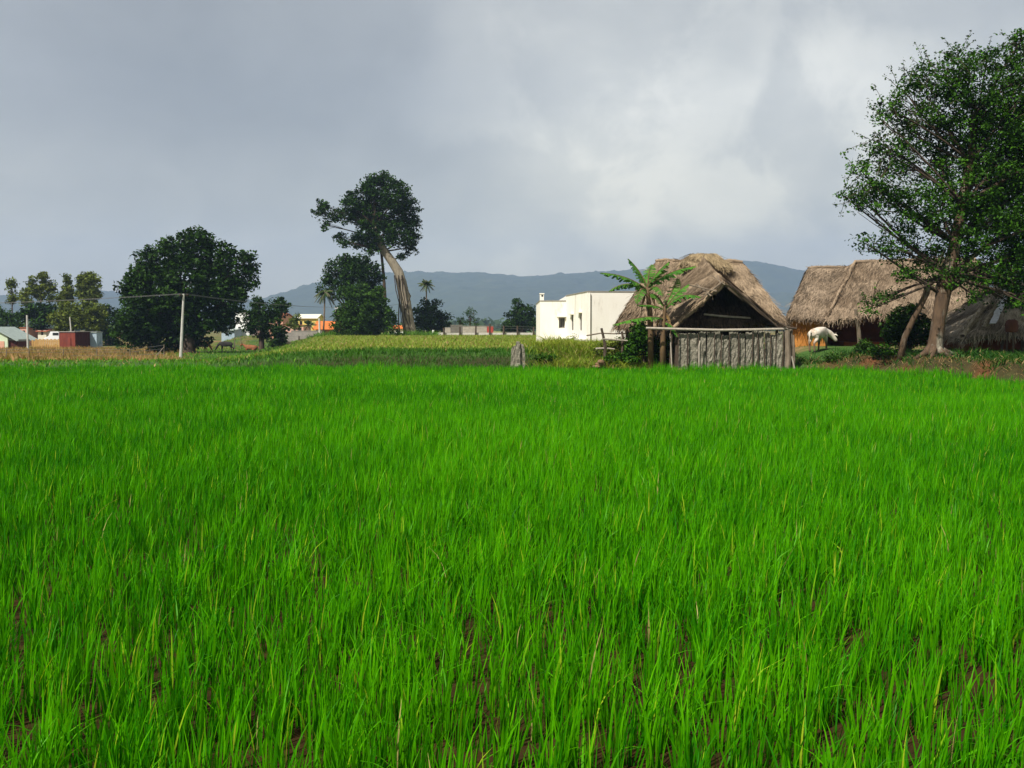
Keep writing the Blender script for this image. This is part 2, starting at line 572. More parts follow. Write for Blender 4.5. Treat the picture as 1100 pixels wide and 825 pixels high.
# hills: skyline read off the photo, built as a real ridge 2.2 - 3 km away
hx_px = np.array([-900, -400, -100, 60, 105, 135, 200, 280, 312, 340, 360, 385, 440, 480, 520, 560, 600, 640, 665, 700, 760, 800, 830, 860, 900, 1000, 1150, 1500, 2000])
hy_px = np.array([325, 318, 322, 317, 312, 315, 326, 324, 317, 307, 300, 296, 293, 294, 294, 298, 296, 293, 292, 290, 286, 281, 286, 293, 298, 302, 296, 310, 318])
YR = 3600.0; HK = YR / 2500
ridge_x = (hx_px - 550) / F * YR
ridge_h = (352 - hy_px) / F * YR + CAMZ
hx = np.arange(-3200, 3200, 8.0) * HK
hy = np.concatenate([np.arange(1500, 2560, 12.0), np.arange(2560, 3290, 40.0)]) * HK
HX, HY = np.meshgrid(hx, hy)
H = np.interp(HX + 60 * (fbm(HX / HK * .004, HY / HK * .004, 2) - .5), ridge_x, ridge_h)
prof = np.where(HY < YR, sm(1500 * HK, YR + 30, HY) ** .85, 1 - .75 * sm(YR, 3290 * HK, HY))
spur = fbm(HX / HK * .005, HY / HK * .0022, 31, 5)
Z = -3 + H * prof * (1 - .45 * (1 - sm(.3, .7, spur)) * sm(0, .25, 1 - prof)) * 1.01
Z += (fbm(HX / HK * .05, HY / HK * .05, 8, 3) - .45) * 11 * sm(.05, .3, prof)
tall = vnoise(HX / HK * .06, HY / HK * .06, 77)
Z += np.where(tall > .84, 5, 0) * sm(.1, .3, prof)
V = np.stack([HX, HY, Z], 2).reshape(-1, 3)
nx, ny = len(hx), len(hy)
ii = np.arange(nx - 1)[None, :] + (np.arange(ny - 1) * nx)[:, None]
Q = np.stack([ii, ii + 1, ii + nx + 1, ii + nx], 2).reshape(-1, 4)
tag(np_obj('hills', V, Q, None, M['hill'], smooth=False), kind='structure')

# ------------------------------------------------------------------ rice
GREEN_A = (.014, .138, .0006); GREEN_B = (.088, .345, .0008); YEL = (.30, .40, .02); STRAWC = (.40, .32, .12)


def rice_zone(y0, y1, hills, per, nseg, w, side):
    xm = .51 * y1 * side + 7.0
    n = int((2 * xm) * (y1 - y0) * hills)
    hx = RG.uniform(-xm, xm, n); hy = RG.uniform(y0, y1, n)
    keep = (np.abs(hx) < .51 * hy * side + 7.0) & (edist(hx, hy) < .05)
    # thin and thick places
    dens = fbm(hx * .9, hy * .9, 41, 3)
    keep &= RG.uniform(0, 1, n) < sm(.25, .55, dens) * .35 + .65
    hx, hy, dens = hx[keep], hy[keep], dens[keep]
    n = len(hx)
    per_n = RG.poisson(per, n) + 2
    idx = np.repeat(np.arange(n), per_n)
    m = len(idx)
    spread = RG.normal(0, .026, (m, 2))
    base = np.zeros((m, 3)); base[:, 0] = hx[idx] + spread[:, 0]; base[:, 1] = hy[idx] + spread[:, 1]
    base[:, 2] = terrain(base[:, 0], base[:, 1]) - .01
    patch = fbm(hx * .16, hy * .16, 51, 3)[idx]
    fine = fbm(hx * 1.3, hy * 1.3, 52, 2)[idx]
    h = (.34 + .10 * (patch - .5) + .12 * (fine - .5)) * RG.uniform(.5, 1.2, m)
    out = np.arctan2(spread[:, 1], spread[:, 0])
    ed_ = edist(hx, hy)[idx]
    h = h * (1 + sm(-1.6, -.2, ed_) * (fbm(base[:, 0] * .9, base[:, 1] * .9, 58, 3) - .45) * 1.6)
    az = out + RG.normal(0, .7, m)
    az = np.where(RG.uniform(0, 1, m) < .35, RG.normal(.1, .8, m), az)      # light breeze to the right
    lean = np.abs(RG.normal(.05, .11, m))
    curve = np.abs(RG.normal(0, .13, m)) + np.where(RG.uniform(0, 1, m) < .05, RG.uniform(.4, 1.0, m), 0)
    ww = w * RG.uniform(.6, 1.3, m)
    t = np.clip(RG.normal(.52, .27, m) + RG.normal(0, .15, n)[idx] + (patch - .5) * .8 + (fine - .5) * .6, 0, 1)
    c = mixcol(GREEN_A, GREEN_B, t)
    y = RG.uniform(0, 1, m)
    c = np.where((y < .03)[:, None], mixcol(GREEN_B, YEL, RG.uniform(.3, 1, m)), c)
    c = np.where((y > .997)[:, None], np.array(STRAWC)[None, :], c)
    return blades(base, h, ww, lean, curve, az, nseg, c, 1.25)


parts = [rice_zone(.8, 7, 96, 6.5, 5, .0104, 1.25), rice_zone(7, 14, 92, 7, 4, .0108, 1.2),
         rice_zone(14, 25, 80, 7, 3, .0125, 1.15), rice_zone(25, 49, 46, 6, 2, .020, 1.12)]
V, Q, C = merge(parts)
o = np_obj('rice_crop', V, Q, C, M['rice'])
tag(o, 'dense bright green young rice filling the flat paddy up to the camera', 'rice', kind='stuff')


# ------------------------------------------------------------------ other grass
def grass_patch(name, label, region, n, h, w, ca, cb, nseg=2, lean=.25, curve=.3, cat='grass', fn=None, dry_frac=0., dryc=(.32, .24, .10)):
    """region: (x0, x1, y0, y1); fn(x, y) gives keep probability"""
    x0, x1, y0, y1 = region
    x = RG.uniform(x0, x1, n); y = RG.uniform(y0, y1, n)
    k = np.ones(n)
    if fn is not None: k = fn(x, y)
    keep = RG.uniform(0, 1, n) < k
    x, y = x[keep], y[keep]; m = len(x)
    base = np.stack([x, y, terrain(x, y) - .02], 1)
    f = fbm(x * .5, y * .5, 61, 3)
    hh = h * RG.uniform(.4, 1.3, m) * (.5 + f)
    c = mixcol(ca, cb, np.clip(RG.normal(.5, .25, m) + (f - .5), 0, 1))
    c = np.where((RG.uniform(0, 1, m) < dry_frac)[:, None], np.array(dryc)[None, :] * RG.uniform(.7, 1.2, m)[:, None], c)
    r = blades(base, hh, w * RG.uniform(.6, 1.4, m), np.abs(RG.normal(lean, .2, m)), np.abs(RG.normal(curve, .2, m)), RG.uniform(0, 6.28, m), nseg, c, 1.1)
    o = np_obj(name, *r, M['grass'])
    return tag(o, label, cat, kind='stuff')


def left_f(x, y):
    return sm(-8, 2, -(x + 9.2 + .2 * np.maximum(y - 45, 0)) - 5)


grass_patch('bund_grass', 'dark green grass on the raised bund between rice and straw field', (-14, 9, 41, 48), 26000, .24, .03,
            (.02, .075, .006), (.06, .18, .012), fn=lambda x, y: (1 - left_f(x, y)) * sm(.2, .8, edist(x, y)) * (1 - .4 * sm(1.6, 2.2, edist(x, y)) * (1 - sm(3.0, 3.6, edist(x, y)))))
grass_patch('straw_field', 'yellowing ripe grass in the field behind the bund', (-30, 9, 45.5, 140), 60000, .22, .06,
            (.11, .19, .020), (.23, .29, .04), fn=lambda x, y: (1 - left_f(x, y)) * sm(3.6, 5, edist(x, y)) * np.where(y > 90, .5, 1.), dry_frac=.15)
grass_patch('meadow_grass', 'short green meadow grass in front of the big dark tree', (-46, -8, 43, 150), 42000, .20, .06,
            (.06, .17, .010), (.12, .27, .016), fn=lambda x, y: left_f(x, y) * sm(.0, .8, edist(x, y)) * (1 - sm(-.34, -.37, x / y) * sm(8, 20, edist(x, y))), dry_frac=.06)
grass_patch('dry_grass', 'brown dry tall grass along the left meadow fence', (-84, -26, 52, 138), 44000, .42, .07,
            (.22, .15, .05), (.30, .24, .07), fn=lambda x, y: left_f(x, y) * sm(-.31, -.35, x / y) * np.where(fbm(x * .15, y * .15, 5) > .32, 1., .3), dry_frac=.4, dryc=(.36, .20, .09))
grass_patch('village_grass', 'green grass on the trodden ground around the thatched huts', (6, 34, 24, 56), 24000, .17, .022,
            (.012, .055, .004), (.045, .14, .010), fn=lambda x, y: sm(.1, .8, edist(x, y)) * sm(.3, .5, fbm(x * .4, y * .4, 71)) * (1 - .4 * sm(.0, .3, edist(x, y)) * (1 - sm(.7, 1.3, edist(x, y))) * sm(11, 13, x)), dry_frac=.04)
grass_patch('bank_litter', 'dry straw and roots hanging on the red earth bank', (12, 20, 22, 42), 9000, .22, .016,
            (.26, .15, .07), (.36, .24, .11), lean=.8, curve=.5, cat='litter', fn=lambda x, y: sm(-.1, .1, edist(x, y)) * (1 - sm(1.0, 1.5, edist(x, y))), dry_frac=.2)
grass_patch('bank_weeds', 'dark green low weeds covering the red earth bank', (9.5, 20, 22, 43), 30000, .30, .035,
            (.008, .040, .004), (.035, .11, .008), nseg=2, lean=.45, curve=.5, cat='weeds', fn=lambda x, y: sm(.15, .5, edist(x, y)) * (1 - sm(2.2, 3.4, edist(x, y))) * (.25 + .75 * sm(.42, .56, fbm(x * .9, y * .9, 44))), dry_frac=.05)
# tall weeds before the white house
grass_patch('tall_weeds', 'tall yellow green weeds in front of the white house', (.6, 6.6, 41.2, 52), 30000, .60, .032,
            (.10, .19, .012), (.30, .34, .035), nseg=3, lean=.3, curve=.5, cat='weeds',
            fn=lambda x, y: sm(.3, .9, edist(x, y)) * sm(.6, 2.2, x + (vnoise(x * 2, y * 2, 3) - .5)) * (1 - sm(5.6, 6.4, x)), dry_frac=.12)


# ------------------------------------------------------------------ trees
def tube_np(mb, a, b, ra, rb, n=6, bend=.12, segs=4):
    a = Vector(a); b = Vector(b); L = (b - a).length
    off = Vector((random.uniform(-1, 1), random.uniform(-1, 1), random.uniform(-.3, .9))) * L * bend
    path = []; rad = []
    for i in range(segs + 1):
        t = i / segs
        path.append(a.lerp(b, t) + off * (4 * t * (1 - t)) * .6)
        rad.append(ra + (rb - ra) * t)
    mb.tube(path, rad, n)
    return path


LEAF_SETS = {
    'dark': ((.004, .015, .002), (.036, .090, .008)),
    'mid': ((.012, .036, .005), (.055, .125, .012)),
    'olive': ((.06, .09, .012), (.16, .20, .03)),
    'fresh': ((.006, .026, .002), (.060, .165, .010)),
    'pale': ((.07, .10, .035), (.12, .15, .05)),
}


def crown_leaves(lobes, clump_r, leaf, per, cols, cl_density, shell=.45, flat=.35, droop=0, gap=0.0):
    """leaf clumps spread through lobes; returns arrays and a list of clump centres by lobe"""
    pts = []; cc = []; centres = []
    ca, cb = LEAF_SETS[cols]
    for (c, rx, ry, rz) in lobes:
        vol = (rx * ry * rz) ** (1 / 3)
        k = max(5, int(cl_density * 9 * (vol / clump_r) ** 2.15))
        u = RG.normal(size=(k, 3)); u /= np.linalg.norm(u, axis=1)[:, None]
        r = (shell + (1 - shell) * RG.uniform(0, 1, k) ** .7)
        ctr = np.array(c)[None, :] + u * r[:, None] * np.array([rx, ry, rz])[None, :]
        centres.append(ctr)
        for q in ctr:
            if RG.uniform() < gap: continue
            s = clump_r * RG.uniform(.5, 1.3)
            nleaf = max(4, int(per * RG.uniform(.6, 1.4)))
            g_ = RG.normal(size=(nleaf, 3)); g_ /= (np.linalg.norm(g_, axis=1)[:, None])
            g_ *= (RG.uniform(0, 1, nleaf) ** .38)[:, None] * s
            g_[:, 2] *= .7
            pts.append(q[None, :] + g_)
            t = np.clip(RG.normal(RG.uniform(.0, .95), .18, nleaf), 0, 1)
            cc.append(mixcol(ca, cb, t))
    pts = np.concatenate(pts); cc = np.concatenate(cc)
    return leaves(pts, leaf, cc, flat=flat, droop=droop), centres


def tree(name, label, Y, base_px, trunk, lobes, cols='dark', clump=.8, leaf=.42, per=26, dens=1.0, bark='bark_dark', group=None,
         depth=.8, twigs=3, cat='tree', shell=.45, extra=None, droop=0, zbase=None, gap=0., base_py=None, flat=.35, rise=.55):
    """trunk: list of (px, py, r_px); lobes: (px, py, rpx[, rpy[, dy]])"""
    b = G(base_px, Y)
    root = thing(name, label, cat, b, group)
    path = [P(p[0], p[1], Y) for p in trunk]
    rad = [S(p[2], Y) for p in trunk]
    path[0] = Vector((path[0].x, Y, b.z - .15))
    L = []
    for l in lobes:
        rx = S(l[2], Y); rz = S(l[3], Y) if len(l) > 3 and l[3] else rx
        dy = l[4] if len(l) > 4 else random.uniform(-.5, .5) * depth * rx * 1.6
        c = P(l[0], l[1], Y + dy)
        L.append((tuple(c), rx, rx * depth, rz))
    (V, Q, C), ctr = crown_leaves(L, clump, leaf, per, cols, dens, shell, flat, droop, gap)
    np_obj('crown', V, Q, C, M['leaf'], root)
    mb = MB()
    # thicken the foot
    pp = [path[0]] + [path[0].lerp(path[1], .12)] + path[1:]
    rr = [rad[0] * 1.2, rad[0] * 1.03] + rad[1:]
    mb.tube(pp, rr, 12, wob=.05)
    limb = MB()
    for (c, rx, ry, rz), cs in zip(L, ctr):
        # leave the trunk at the highest point below the lobe
        cand = [i for i in range(1, len(path)) if path[i].z < c[2] - rise * math.hypot(path[i].x - c[0], path[i].y - c[1]) and i >= len(path) // 3]
        i = cand[-1] if cand else max(1, len(path) // 3 + 1)
        r0 = min(rad[i] * .55, max(.26 * rad[i], .05 * rx + .02))
        tip = Vector(c)
        pth = tube_np(limb, path[i], tip, r0, max(r0 * .3, .02), 6, .1, 5)
        for q in cs[np.linspace(0, len(cs) - 1, min(len(cs), twigs * 4)).astype(int)]:
            s = pth[random.choice((2, 3, 4, 5))]
            tube_np(limb, s, Vector(q), max(r0 * .28, .016), .008, 4, .08, 3)
    mb.build('trunk', M[bark], root, smooth=True)
    limb.build('limbs', M['bark_dark'], root, smooth=True)
    if extra: extra(root)
    return root


# big dark round tree on the left
tree('broad_tree', 'large broad dark green tree behind the pale utility pole', 112, 202,
     [(202, 380, 7), (203, 360, 6), (200, 335, 5), (195, 310, 4)],
     [(208, 262, 18), (190, 272, 20), (163, 283, 18), (150, 302, 17), (139, 309, 12), (165, 315, 30), (200, 303, 32), (232, 300, 26), (262, 283, 13), (264, 298, 12),
      (240, 322, 22), (150, 340, 24), (134, 345, 13), (183, 340, 32), (214, 338, 26), (240, 342, 15), (178, 360, 22), (212, 358, 16), (256, 312, 12), (130, 360, 12), (156, 360, 17),
      (228, 283, 16), (248, 277, 11), (222, 262, 10), (180, 266, 9), (270, 290, 7), (240, 268, 8), (195, 368, 16), (145, 366, 10)],
     'dark', clump=.85, leaf=.42, per=34, dens=1.0, depth=.8)

# tall leaning giant
def giant_extra(root):
    mb = MB()
    for k in range(5):
        pts = []
        for i, (px, py) in enumerate([(428, 296), (431, 312), (434, 330), (436, 345), (439, 360)]):
            q = P(px + (-4 + 2.2 * k) + random.uniform(-1.5, 1.5), py, 150)
            q.y -= .75
            pts.append(q)
        mb.tube(pts, .07, 5)
    for a in ([(428, 298), (429, 320), (428, 345), (430, 362)], [(431, 300), (441, 318), (434, 336), (443, 362)]):
        mb.tube([P(x, y, 149.1) for x, y in a], .09, 5)
    mb.build('vine', M['vine'], root)
    m2 = MB().tube([P(408, 262, 151), P(410, 275, 151), P(412, 295, 151), P(413.5, 318, 151), P(414, 345, 151), P(415, 364, 151)], [.16, .2, .22, .24, .26, .3], 7)
    m2.build('hanging_root', M['bark_dark'], root)


tree('giant_tree', 'very tall tree with bare leaning pale trunk and high crown', 150, 440,
     [(441, 361, 7), (438, 345, 6.2), (436, 325, 5.6), (432, 305, 5.2), (428, 292, 5.0), (421, 281, 4.6), (413, 270, 4.2), (406, 257, 3.6), (402, 243, 2.6)],
     [(405, 204, 15), (390, 211, 13), (379, 214, 8), (426, 212, 17), (439, 224, 12), (444, 238, 9), (420, 232, 20), (396, 232, 17), (373, 234, 8), (376, 224, 11), (347, 228, 7),
      (345, 220, 6), (356, 236, 6), (365, 256, 6), (385, 260, 9), (395, 248, 13), (411, 252, 14), (430, 252, 15), (444, 254, 8), (440, 266, 8), (433, 275, 5), (400, 267, 8), (395, 196, 8), (416, 195, 10),
      (350, 242, 5), (362, 228, 6), (370, 262, 4), (340, 228, 4), (408, 190, 5)],
     'dark', clump=.8, leaf=.42, per=26, dens=1.0, bark='bark_grey', depth=.9, extra=giant_extra, droop=.2, rise=.12)

tree('round_tree', 'round topped dark tree standing behind the bushy tree', 146, 380,
     [(378, 364, 4), (378, 340, 3.5), (378, 315, 3), (378, 300, 2)],
     [(378, 288, 15), (362, 291, 13), (396, 291, 13), (353, 299, 8), (380, 303, 18), (404, 301, 8), (370, 280, 8), (390, 280, 8), (351, 309, 8), (398, 312, 12), (362, 312, 10)],
     'dark', clump=.8, leaf=.42, per=26, dens=1.0)
tree('bushy_tree', 'low bushy tree with double trunk before the leaning giant', 132, 392,
     [(383, 368, 3.2), (383, 352, 2.6), (386, 335, 2.2), (388, 322, 1.6)],
     [(390, 314, 9), (374, 317, 9), (407, 318, 9), (390, 332, 20), (371, 338, 11), (411, 338, 11), (418, 344, 8), (383, 346, 18), (372, 350, 12), (406, 348, 13), (400, 326, 14), (390, 354, 14), (362, 352, 6), (422, 352, 6)],
     'mid', clump=.75, leaf=.4, per=30, dens=1.1,
     extra=lambda root: MB().tube([P(398, 369, 132), P(399, 358, 132), P(396, 345, 132), P(394, 332, 132)], [.45, .36, .28, .2], 8).build('trunk', M['bark_dark'], root, smooth=True))
tree('leafy_tree', 'dark rounded tree just right of the leaning pale trunk', 158, 462,
     [(462, 361, 3), (462, 350, 2.5), (462, 340, 2)],
     [(462, 336, 11), (452, 338, 9), (474, 343, 9), (464, 348, 14), (450, 350, 9), (478, 351, 6), (455, 326, 5), (468, 328, 6)],
     'dark', clump=.8, leaf=.42, per=26, dens=1.1)
tree('conical_tree', 'dark pointed tree behind the wire fence beside white house', 165, 560,
     [(560, 362, 2.5), (560, 345, 2), (559, 332, 1.4)],
     [(556, 328, 5), (558, 335, 8), (566, 337, 8), (552, 343, 10), (566, 346, 10), (558, 352, 10), (546, 350, 6), (573, 348, 6), (546, 353, 6), (556, 323, 3), (571, 334, 4)],
     'dark', clump=.7, leaf=.38, per=24, dens=1.1)
tree('sapling_tree', 'thin sparse small tree rising above the grey boundary wall', 175, 505,
     [(505, 360, .8), (505, 345, .7), (505, 338, .5)],
     [(505, 334, 4), (501, 337, 3), (509, 336, 3), (507, 343, 4), (511, 347, 4), (503, 346, 3)],
     'mid', clump=.5, leaf=.25, per=12, dens=.9)
tree('sapling_tree', 'tiny dark bush top peeping over the grey boundary wall', 176, 494,
     [(494, 360, .8), (494, 348, .7), (494, 345, .5)], [(494, 343, 4), (497, 348, 4)], 'dark', clump=.5, leaf=.25, per=14, dens=1)

# two trees with trunks at the end of the meadow
tree('meadow_tree', 'dark small tree with visible trunk right of the broad tree', 128, 281,
     [(281, 375, 3.2), (281, 365, 2.8), (282, 352, 2.2), (283, 340, 1.6)],
     [(280, 330, 10), (270, 338, 9), (290, 338, 10), (278, 346, 13), (294, 350, 9), (268, 352, 8), (283, 356, 9), (275, 325, 6), (300, 356, 7)],
     'dark', clump=.65, leaf=.38, per=22, dens=1.0, gap=.1)
tree('meadow_tree', 'small tree with tufted top leaning right beside compound wall', 133, 300,
     [(297, 375, 2), (298, 360, 1.6), (301, 342, 1.3), (303, 332, 1)],
     [(301, 325, 7), (306, 328, 5), (296, 328, 5), (303, 335, 6), (298, 340, 6)],
     'dark', clump=.6, leaf=.36, per=20, dens=1.1)
tree('dark_bush', 'dense black green bush at the left end of compound wall', 127, 298,
     [(298, 375, 2), (298, 370, 1.6), (298, 366, 1.2)],
     [(296, 362, 7), (301, 366, 7), (293, 369, 5), (299, 356, 5)], 'dark', clump=.6, leaf=.36, per=24, dens=1.2, cat='bush')

# wood on the far left
tree('slender_tree', 'narrow pointed tree, first from the left edge of the skyline', 178, 13, [(13, 372, 1), (13, 345, .8), (13, 320, .5)],
     [(13, 309, 4, 7), (14, 320, 5, 7), (12, 303, 2, 4)], 'olive', clump=.8, leaf=.46, per=30, dens=1.5)
tree('slender_tree', 'tall ragged feathery tree with split top behind the dark canopy', 175, 44, [(44, 372, 1.5), (44, 340, 1.2), (44, 310, .6)],
     [(36, 303, 4, 7), (47, 302, 5, 9), (54, 310, 5, 8), (44, 315, 8, 9), (56, 320, 4, 6), (47, 295, 2, 3), (34, 312, 4, 5)], 'olive', clump=.8, leaf=.46, per=30, dens=1.5, gap=.12)
tree('slender_tree', 'pale pointed tree just left of the widest skyline tree', 180, 73, [(73, 372, 1.2), (73, 340, 1), (73, 310, .5)],
     [(73, 300, 4, 7), (73, 312, 6, 9), (70, 320, 6, 7), (76, 318, 4, 8), (64, 322, 4, 5)], 'olive', clump=.8, leaf=.46, per=30, dens=1.5)
tree('slender_tree', 'widest rounded olive tree on the left skyline', 176, 95, [(95, 372, 1.5), (95, 340, 1.2), (95, 310, .8)],
     [(90, 303, 7, 9), (99, 304, 8, 10), (103, 313, 6, 9), (87, 313, 6, 8), (96, 318, 10, 8), (96, 296, 5, 4)], 'olive', clump=.85, leaf=.46, per=30, dens=1.5)
tree('slender_tree', 'short round tree between the first and the ragged skyline trees', 172, 28, [(28, 372, 1.2), (28, 345, 1), (28, 325, .6)],
     [(28, 316, 5, 6), (27, 323, 6, 6)], 'olive', clump=.8, leaf=.46, per=30, dens=1.5)
tree('flat_topped_tree', 'dark flat topped tree over the small house roofs', 162, 44, [(45, 374, 1.6), (45, 350, 1.3), (44, 335, 1)],
     [(30, 333, 9, 5), (45, 331, 13, 5), (58, 332, 9, 5), (38, 339, 12, 6), (52, 340, 10, 6), (24, 341, 8, 5), (42, 347, 12, 5)], 'dark', clump=.85, leaf=.46, per=26, dens=1.1)
tree('flat_topped_tree', 'green bushy tree above the mint house at the left edge', 165, 6, [(6, 374, 1.6), (6, 350, 1.3), (6, 340, 1)],
     [(2, 335, 9, 6), (12, 338, 9, 6), (-6, 340, 10, 8), (8, 347, 10, 6), (18, 349, 6, 5)], 'mid', clump=.85, leaf=.46, per=26, dens=1.1)
tree('olive_tree', 'olive green tree behind the rusty container', 156, 78, [(78, 374, 1.6), (78, 350, 1.3), (78, 340, 1)],
     [(62, 343, 8, 6), (75, 338, 12, 7), (90, 333, 13, 8), (103, 336, 10, 9), (85, 346, 14, 8), (100, 348, 12, 9), (68, 351, 8, 5), (70, 329, 9, 5)], 'olive', clump=.85, leaf=.46, per=30, dens=1.5)
tree('olive_tree', 'dark spreading tree between olive tree and broad tree', 160, 116, [(116, 376, 1.6), (116, 360, 1.3), (116, 345, 1)],
     [(116, 335, 9, 7), (124, 340, 10, 8), (112, 347, 9, 9), (122, 354, 10, 9), (110, 360, 7, 8), (118, 366, 9, 6)], 'dark', clump=.85, leaf=.46, per=26, dens=1.1)
# small greenery by the compound
tree('garden_bush', 'light green bush over the compound wall beside yellow house', 170, 316, [(316, 366, 1), (316, 356, .8), (316, 350, .6)],
     [(312, 346, 5), (320, 342, 3, 5), (317, 350, 5)], 'olive', clump=.6, leaf=.38, per=20, dens=1.1, cat='bush')
grass_patch('wall_weeds', 'fresh green weeds at the foot of the leaning giant tree', (-27, -10, 132, 141), 2200, .75, .10,
            (.05, .13, .012), (.10, .22, .02), nseg=2, lean=.3, curve=.4, cat='weeds', fn=lambda x, y: sm(.3, .5, fbm(x * .3, y * .3, 4)))

# the near tree on the right
RT = 38.5
near_lobes = [(1092, 302, 22), (1110, 322, 20), (1070, 180, 45), (1104, 205, 45), (1122, 130, 50), (1062, 242, 38), (1104, 265, 35), (1090, 110, 35), (1092, 150, 55), (1050, 110, 38), (1003, 112, 32), (972, 98, 18), (955, 118, 15), (1090, 75, 32), (1030, 84, 27), (1130, 65, 45), (1097, 42, 13), (1002, 165, 42), (955, 168, 24),
              (925, 183, 13), (930, 214, 19), (962, 217, 32), (1010, 225, 42), (1060, 215, 45), (1110, 228, 52), (931, 262, 12), (958, 262, 20), (990, 272, 22), (1030, 270, 30), (1080, 275, 34),
              (1145, 150, 70), (1165, 250, 45), (1002, 296, 14), (1030, 298, 14), (975, 292, 14), (1048, 318, 9), (1085, 325, 9), (1058, 297, 18), (1096, 312, 14), (937, 150, 10), (947, 128, 10), (908, 212, 8), (1000, 76, 16), (1060, 62, 14), (1030, 60, 10), (985, 82, 10),
              (1150, 300, 22), (1120, 280, 30), (945, 322, 6, 4), (935, 332, 4, 3), (958, 318, 5, 4), (968, 135, 16), (940, 195, 14), (1040, 150, 40), (1075, 305, 12)]


def near_extra(root):
    mb = MB()
    mb.tube([G(966, 38.9) - Vector((0, 0, .1)), P(972, 362, 38.9), P(980, 345, 38.8), P(988, 330, 38.7), P(995, 315, 38.6), P(997, 303, 38.5)], [.15, .115, .105, .11, .12, .13], 9, wob=.06)
    mb.build('leaning_stem', M['bark_warm'], root, smooth=True)
    # roots spreading on the bank
    rt = MB()
    for (px, Y2, dx) in ((984, 38.3, -.3), (1020, 37.8, .5), (1000, 37.6, -.1), (1026, 38.6, .7)):
        a = P(1003, 371, RT); b = G(px, Y2) + Vector((dx * .3, 0, -.04))
        rt.tube([a, a.lerp(b, .45) + Vector((0, 0, -.08)), b], [.2, .13, .05], 7, wob=.08)
    rt.build('root', M['bark_warm'], root, smooth=True)
    # fine outer sprays reaching past the crown
    sp = []; tw = MB(); ca, cb = LEAF_SETS['mid']
    for k in range(150):
        l = random.choice([x for x in near_lobes if x[2] < 35 and x[0] < 1110])
        an = random.uniform(0, 2 * math.pi)
        rr = l[2] * .9
        a = P(l[0] + math.cos(an) * rr * .6, l[1] + math.sin(an) * rr * .6, RT + random.uniform(-1.5, 1.5))
        L = random.uniform(.4, .95)
        dv = Vector((math.cos(an), random.uniform(-.5, .5), -math.sin(an) + .25)).normalized()
        b = a + dv * L + Vector((0, 0, random.uniform(-.1, .2)))
        tw.tube([a, a.lerp(b, .5) + Vector((0, 0, .04)), b], [.012, .008, .004], 4)
        n = int(L * 22)
        for i in range(n):
            t = random.uniform(.15, 1.05)
            sp.append(a.lerp(b, t) + Vector((random.gauss(0, .05), random.gauss(0, .05), random.gauss(0, .04))))
    sp = np.array([tuple(v) for v in sp])
    r = leaves(sp, .12, mixcol(ca, cb, RG.uniform(0, 1, len(sp))), flat=.3, droop=.15)
    np_obj('outer_sprays', *r, M['leaf'], root)
    tag(tw.build('twigs', M['bark_dark'], root), kind='stuff')


tree('shade_tree', 'near leafy tree on the red bank with small airy leaves', RT, 1003,
     [(1003, 380, 8.2), (1006, 362, 7.4), (1009, 340, 7.4), (1013, 318, 7.6), (1018, 296, 7), (1026, 262, 6), (1033, 220, 5), (1042, 175, 4), (1050, 120, 2.5)],
     near_lobes, 'fresh', clump=.42, leaf=.132, per=34, dens=.92, bark='bark_warm', depth=.85, shell=.25, extra=near_extra, droop=.2, twigs=4, gap=.12)


# bushes
def bush(name, label, Y, lobes, cols, clump=.3, leaf=.14, per=26, dens=1.2, group=None, cat='bush'):
    x0 = sum(l[0] for l in lobes) / len(lobes)
    b = G(x0, Y)
    root = thing(name, label, cat, b, group)
    L = [(tuple(P(l[0], l[1], Y + random.uniform(-.3, .3))), S(l[2], Y), S(l[2], Y) * .8, S(l[3] if len(l) > 3 else l[2], Y)) for l in lobes]
    (V, Q, C), ctr = crown_leaves(L, clump, leaf, per, cols, dens, .3)
    np_obj('foliage', V, Q, C, M['leaf'], root)
    mb = MB()
    for (c, *_), cs in zip(L, ctr):
        pth = tube_np(mb, b + Vector((random.uniform(-.15, .15), 0, -.08)), Vector(c), .035, .014, 5, .1, 4)
        for q in cs[:6]:
            tube_np(mb, pth[3], Vector(q), .012, .005, 4, .08, 2)
    mb.build('stem', M['bark_dark'], root)
    return root


bush('dark_shrub', 'tall dark shrub filling the shade before the veranda', 42.5, [(975, 345, 17), (962, 352, 14), (990, 352, 14), (972, 362, 16), (955, 360, 9), (992, 364, 9), (982, 336, 9)], 'dark', .32, .15, 30, 1.3)
bush('bank_shrub', 'low bright leafy shrub beside the veranda post', 42.2, [(928, 371, 8, 6), (936, 375, 7, 5), (922, 376, 5, 4)], 'mid', .22, .13, 24, 1.3)
bush('bank_shrub', 'low spreading green shrub on the bank under the leaning stem', 40.0, [(948, 376, 9, 5), (958, 379, 8, 4), (938, 380, 7, 4)], 'fresh', .22, .12, 24, 1.3)
bush('bank_shrub', 'creeping dark green shrub at the foot of the bank', 41.6, [(905, 384, 9, 4), (892, 385, 8, 3.5), (916, 384, 7, 4)], 'mid', .2, .11, 22, 1.2)
bush('hut_shrub', 'dense leafy shrub under the lowest banana leaf', 42.6, [(690, 362, 11), (680, 368, 10), (698, 370, 11), (688, 352, 8), (676, 378, 9, 7), (705, 378, 10, 8), (668, 381, 8, 6), (715, 365, 8)], 'fresh', .26, .16, 26, 1.2)
bush('hut_shrub', 'dark shrub between the banana stems and the slab wall', 42.2, [(722, 372, 6, 12), (718, 384, 8, 6), (727, 383, 5, 6)], 'mid', .22, .14, 22, 1.2)
bush('weed_shrub', 'bright green shrub among the tall weeds', 42.8, [(585, 384, 7, 5), (592, 386, 8, 4), (578, 387, 5, 3)], 'fresh', .2, .12, 24, 1.3)
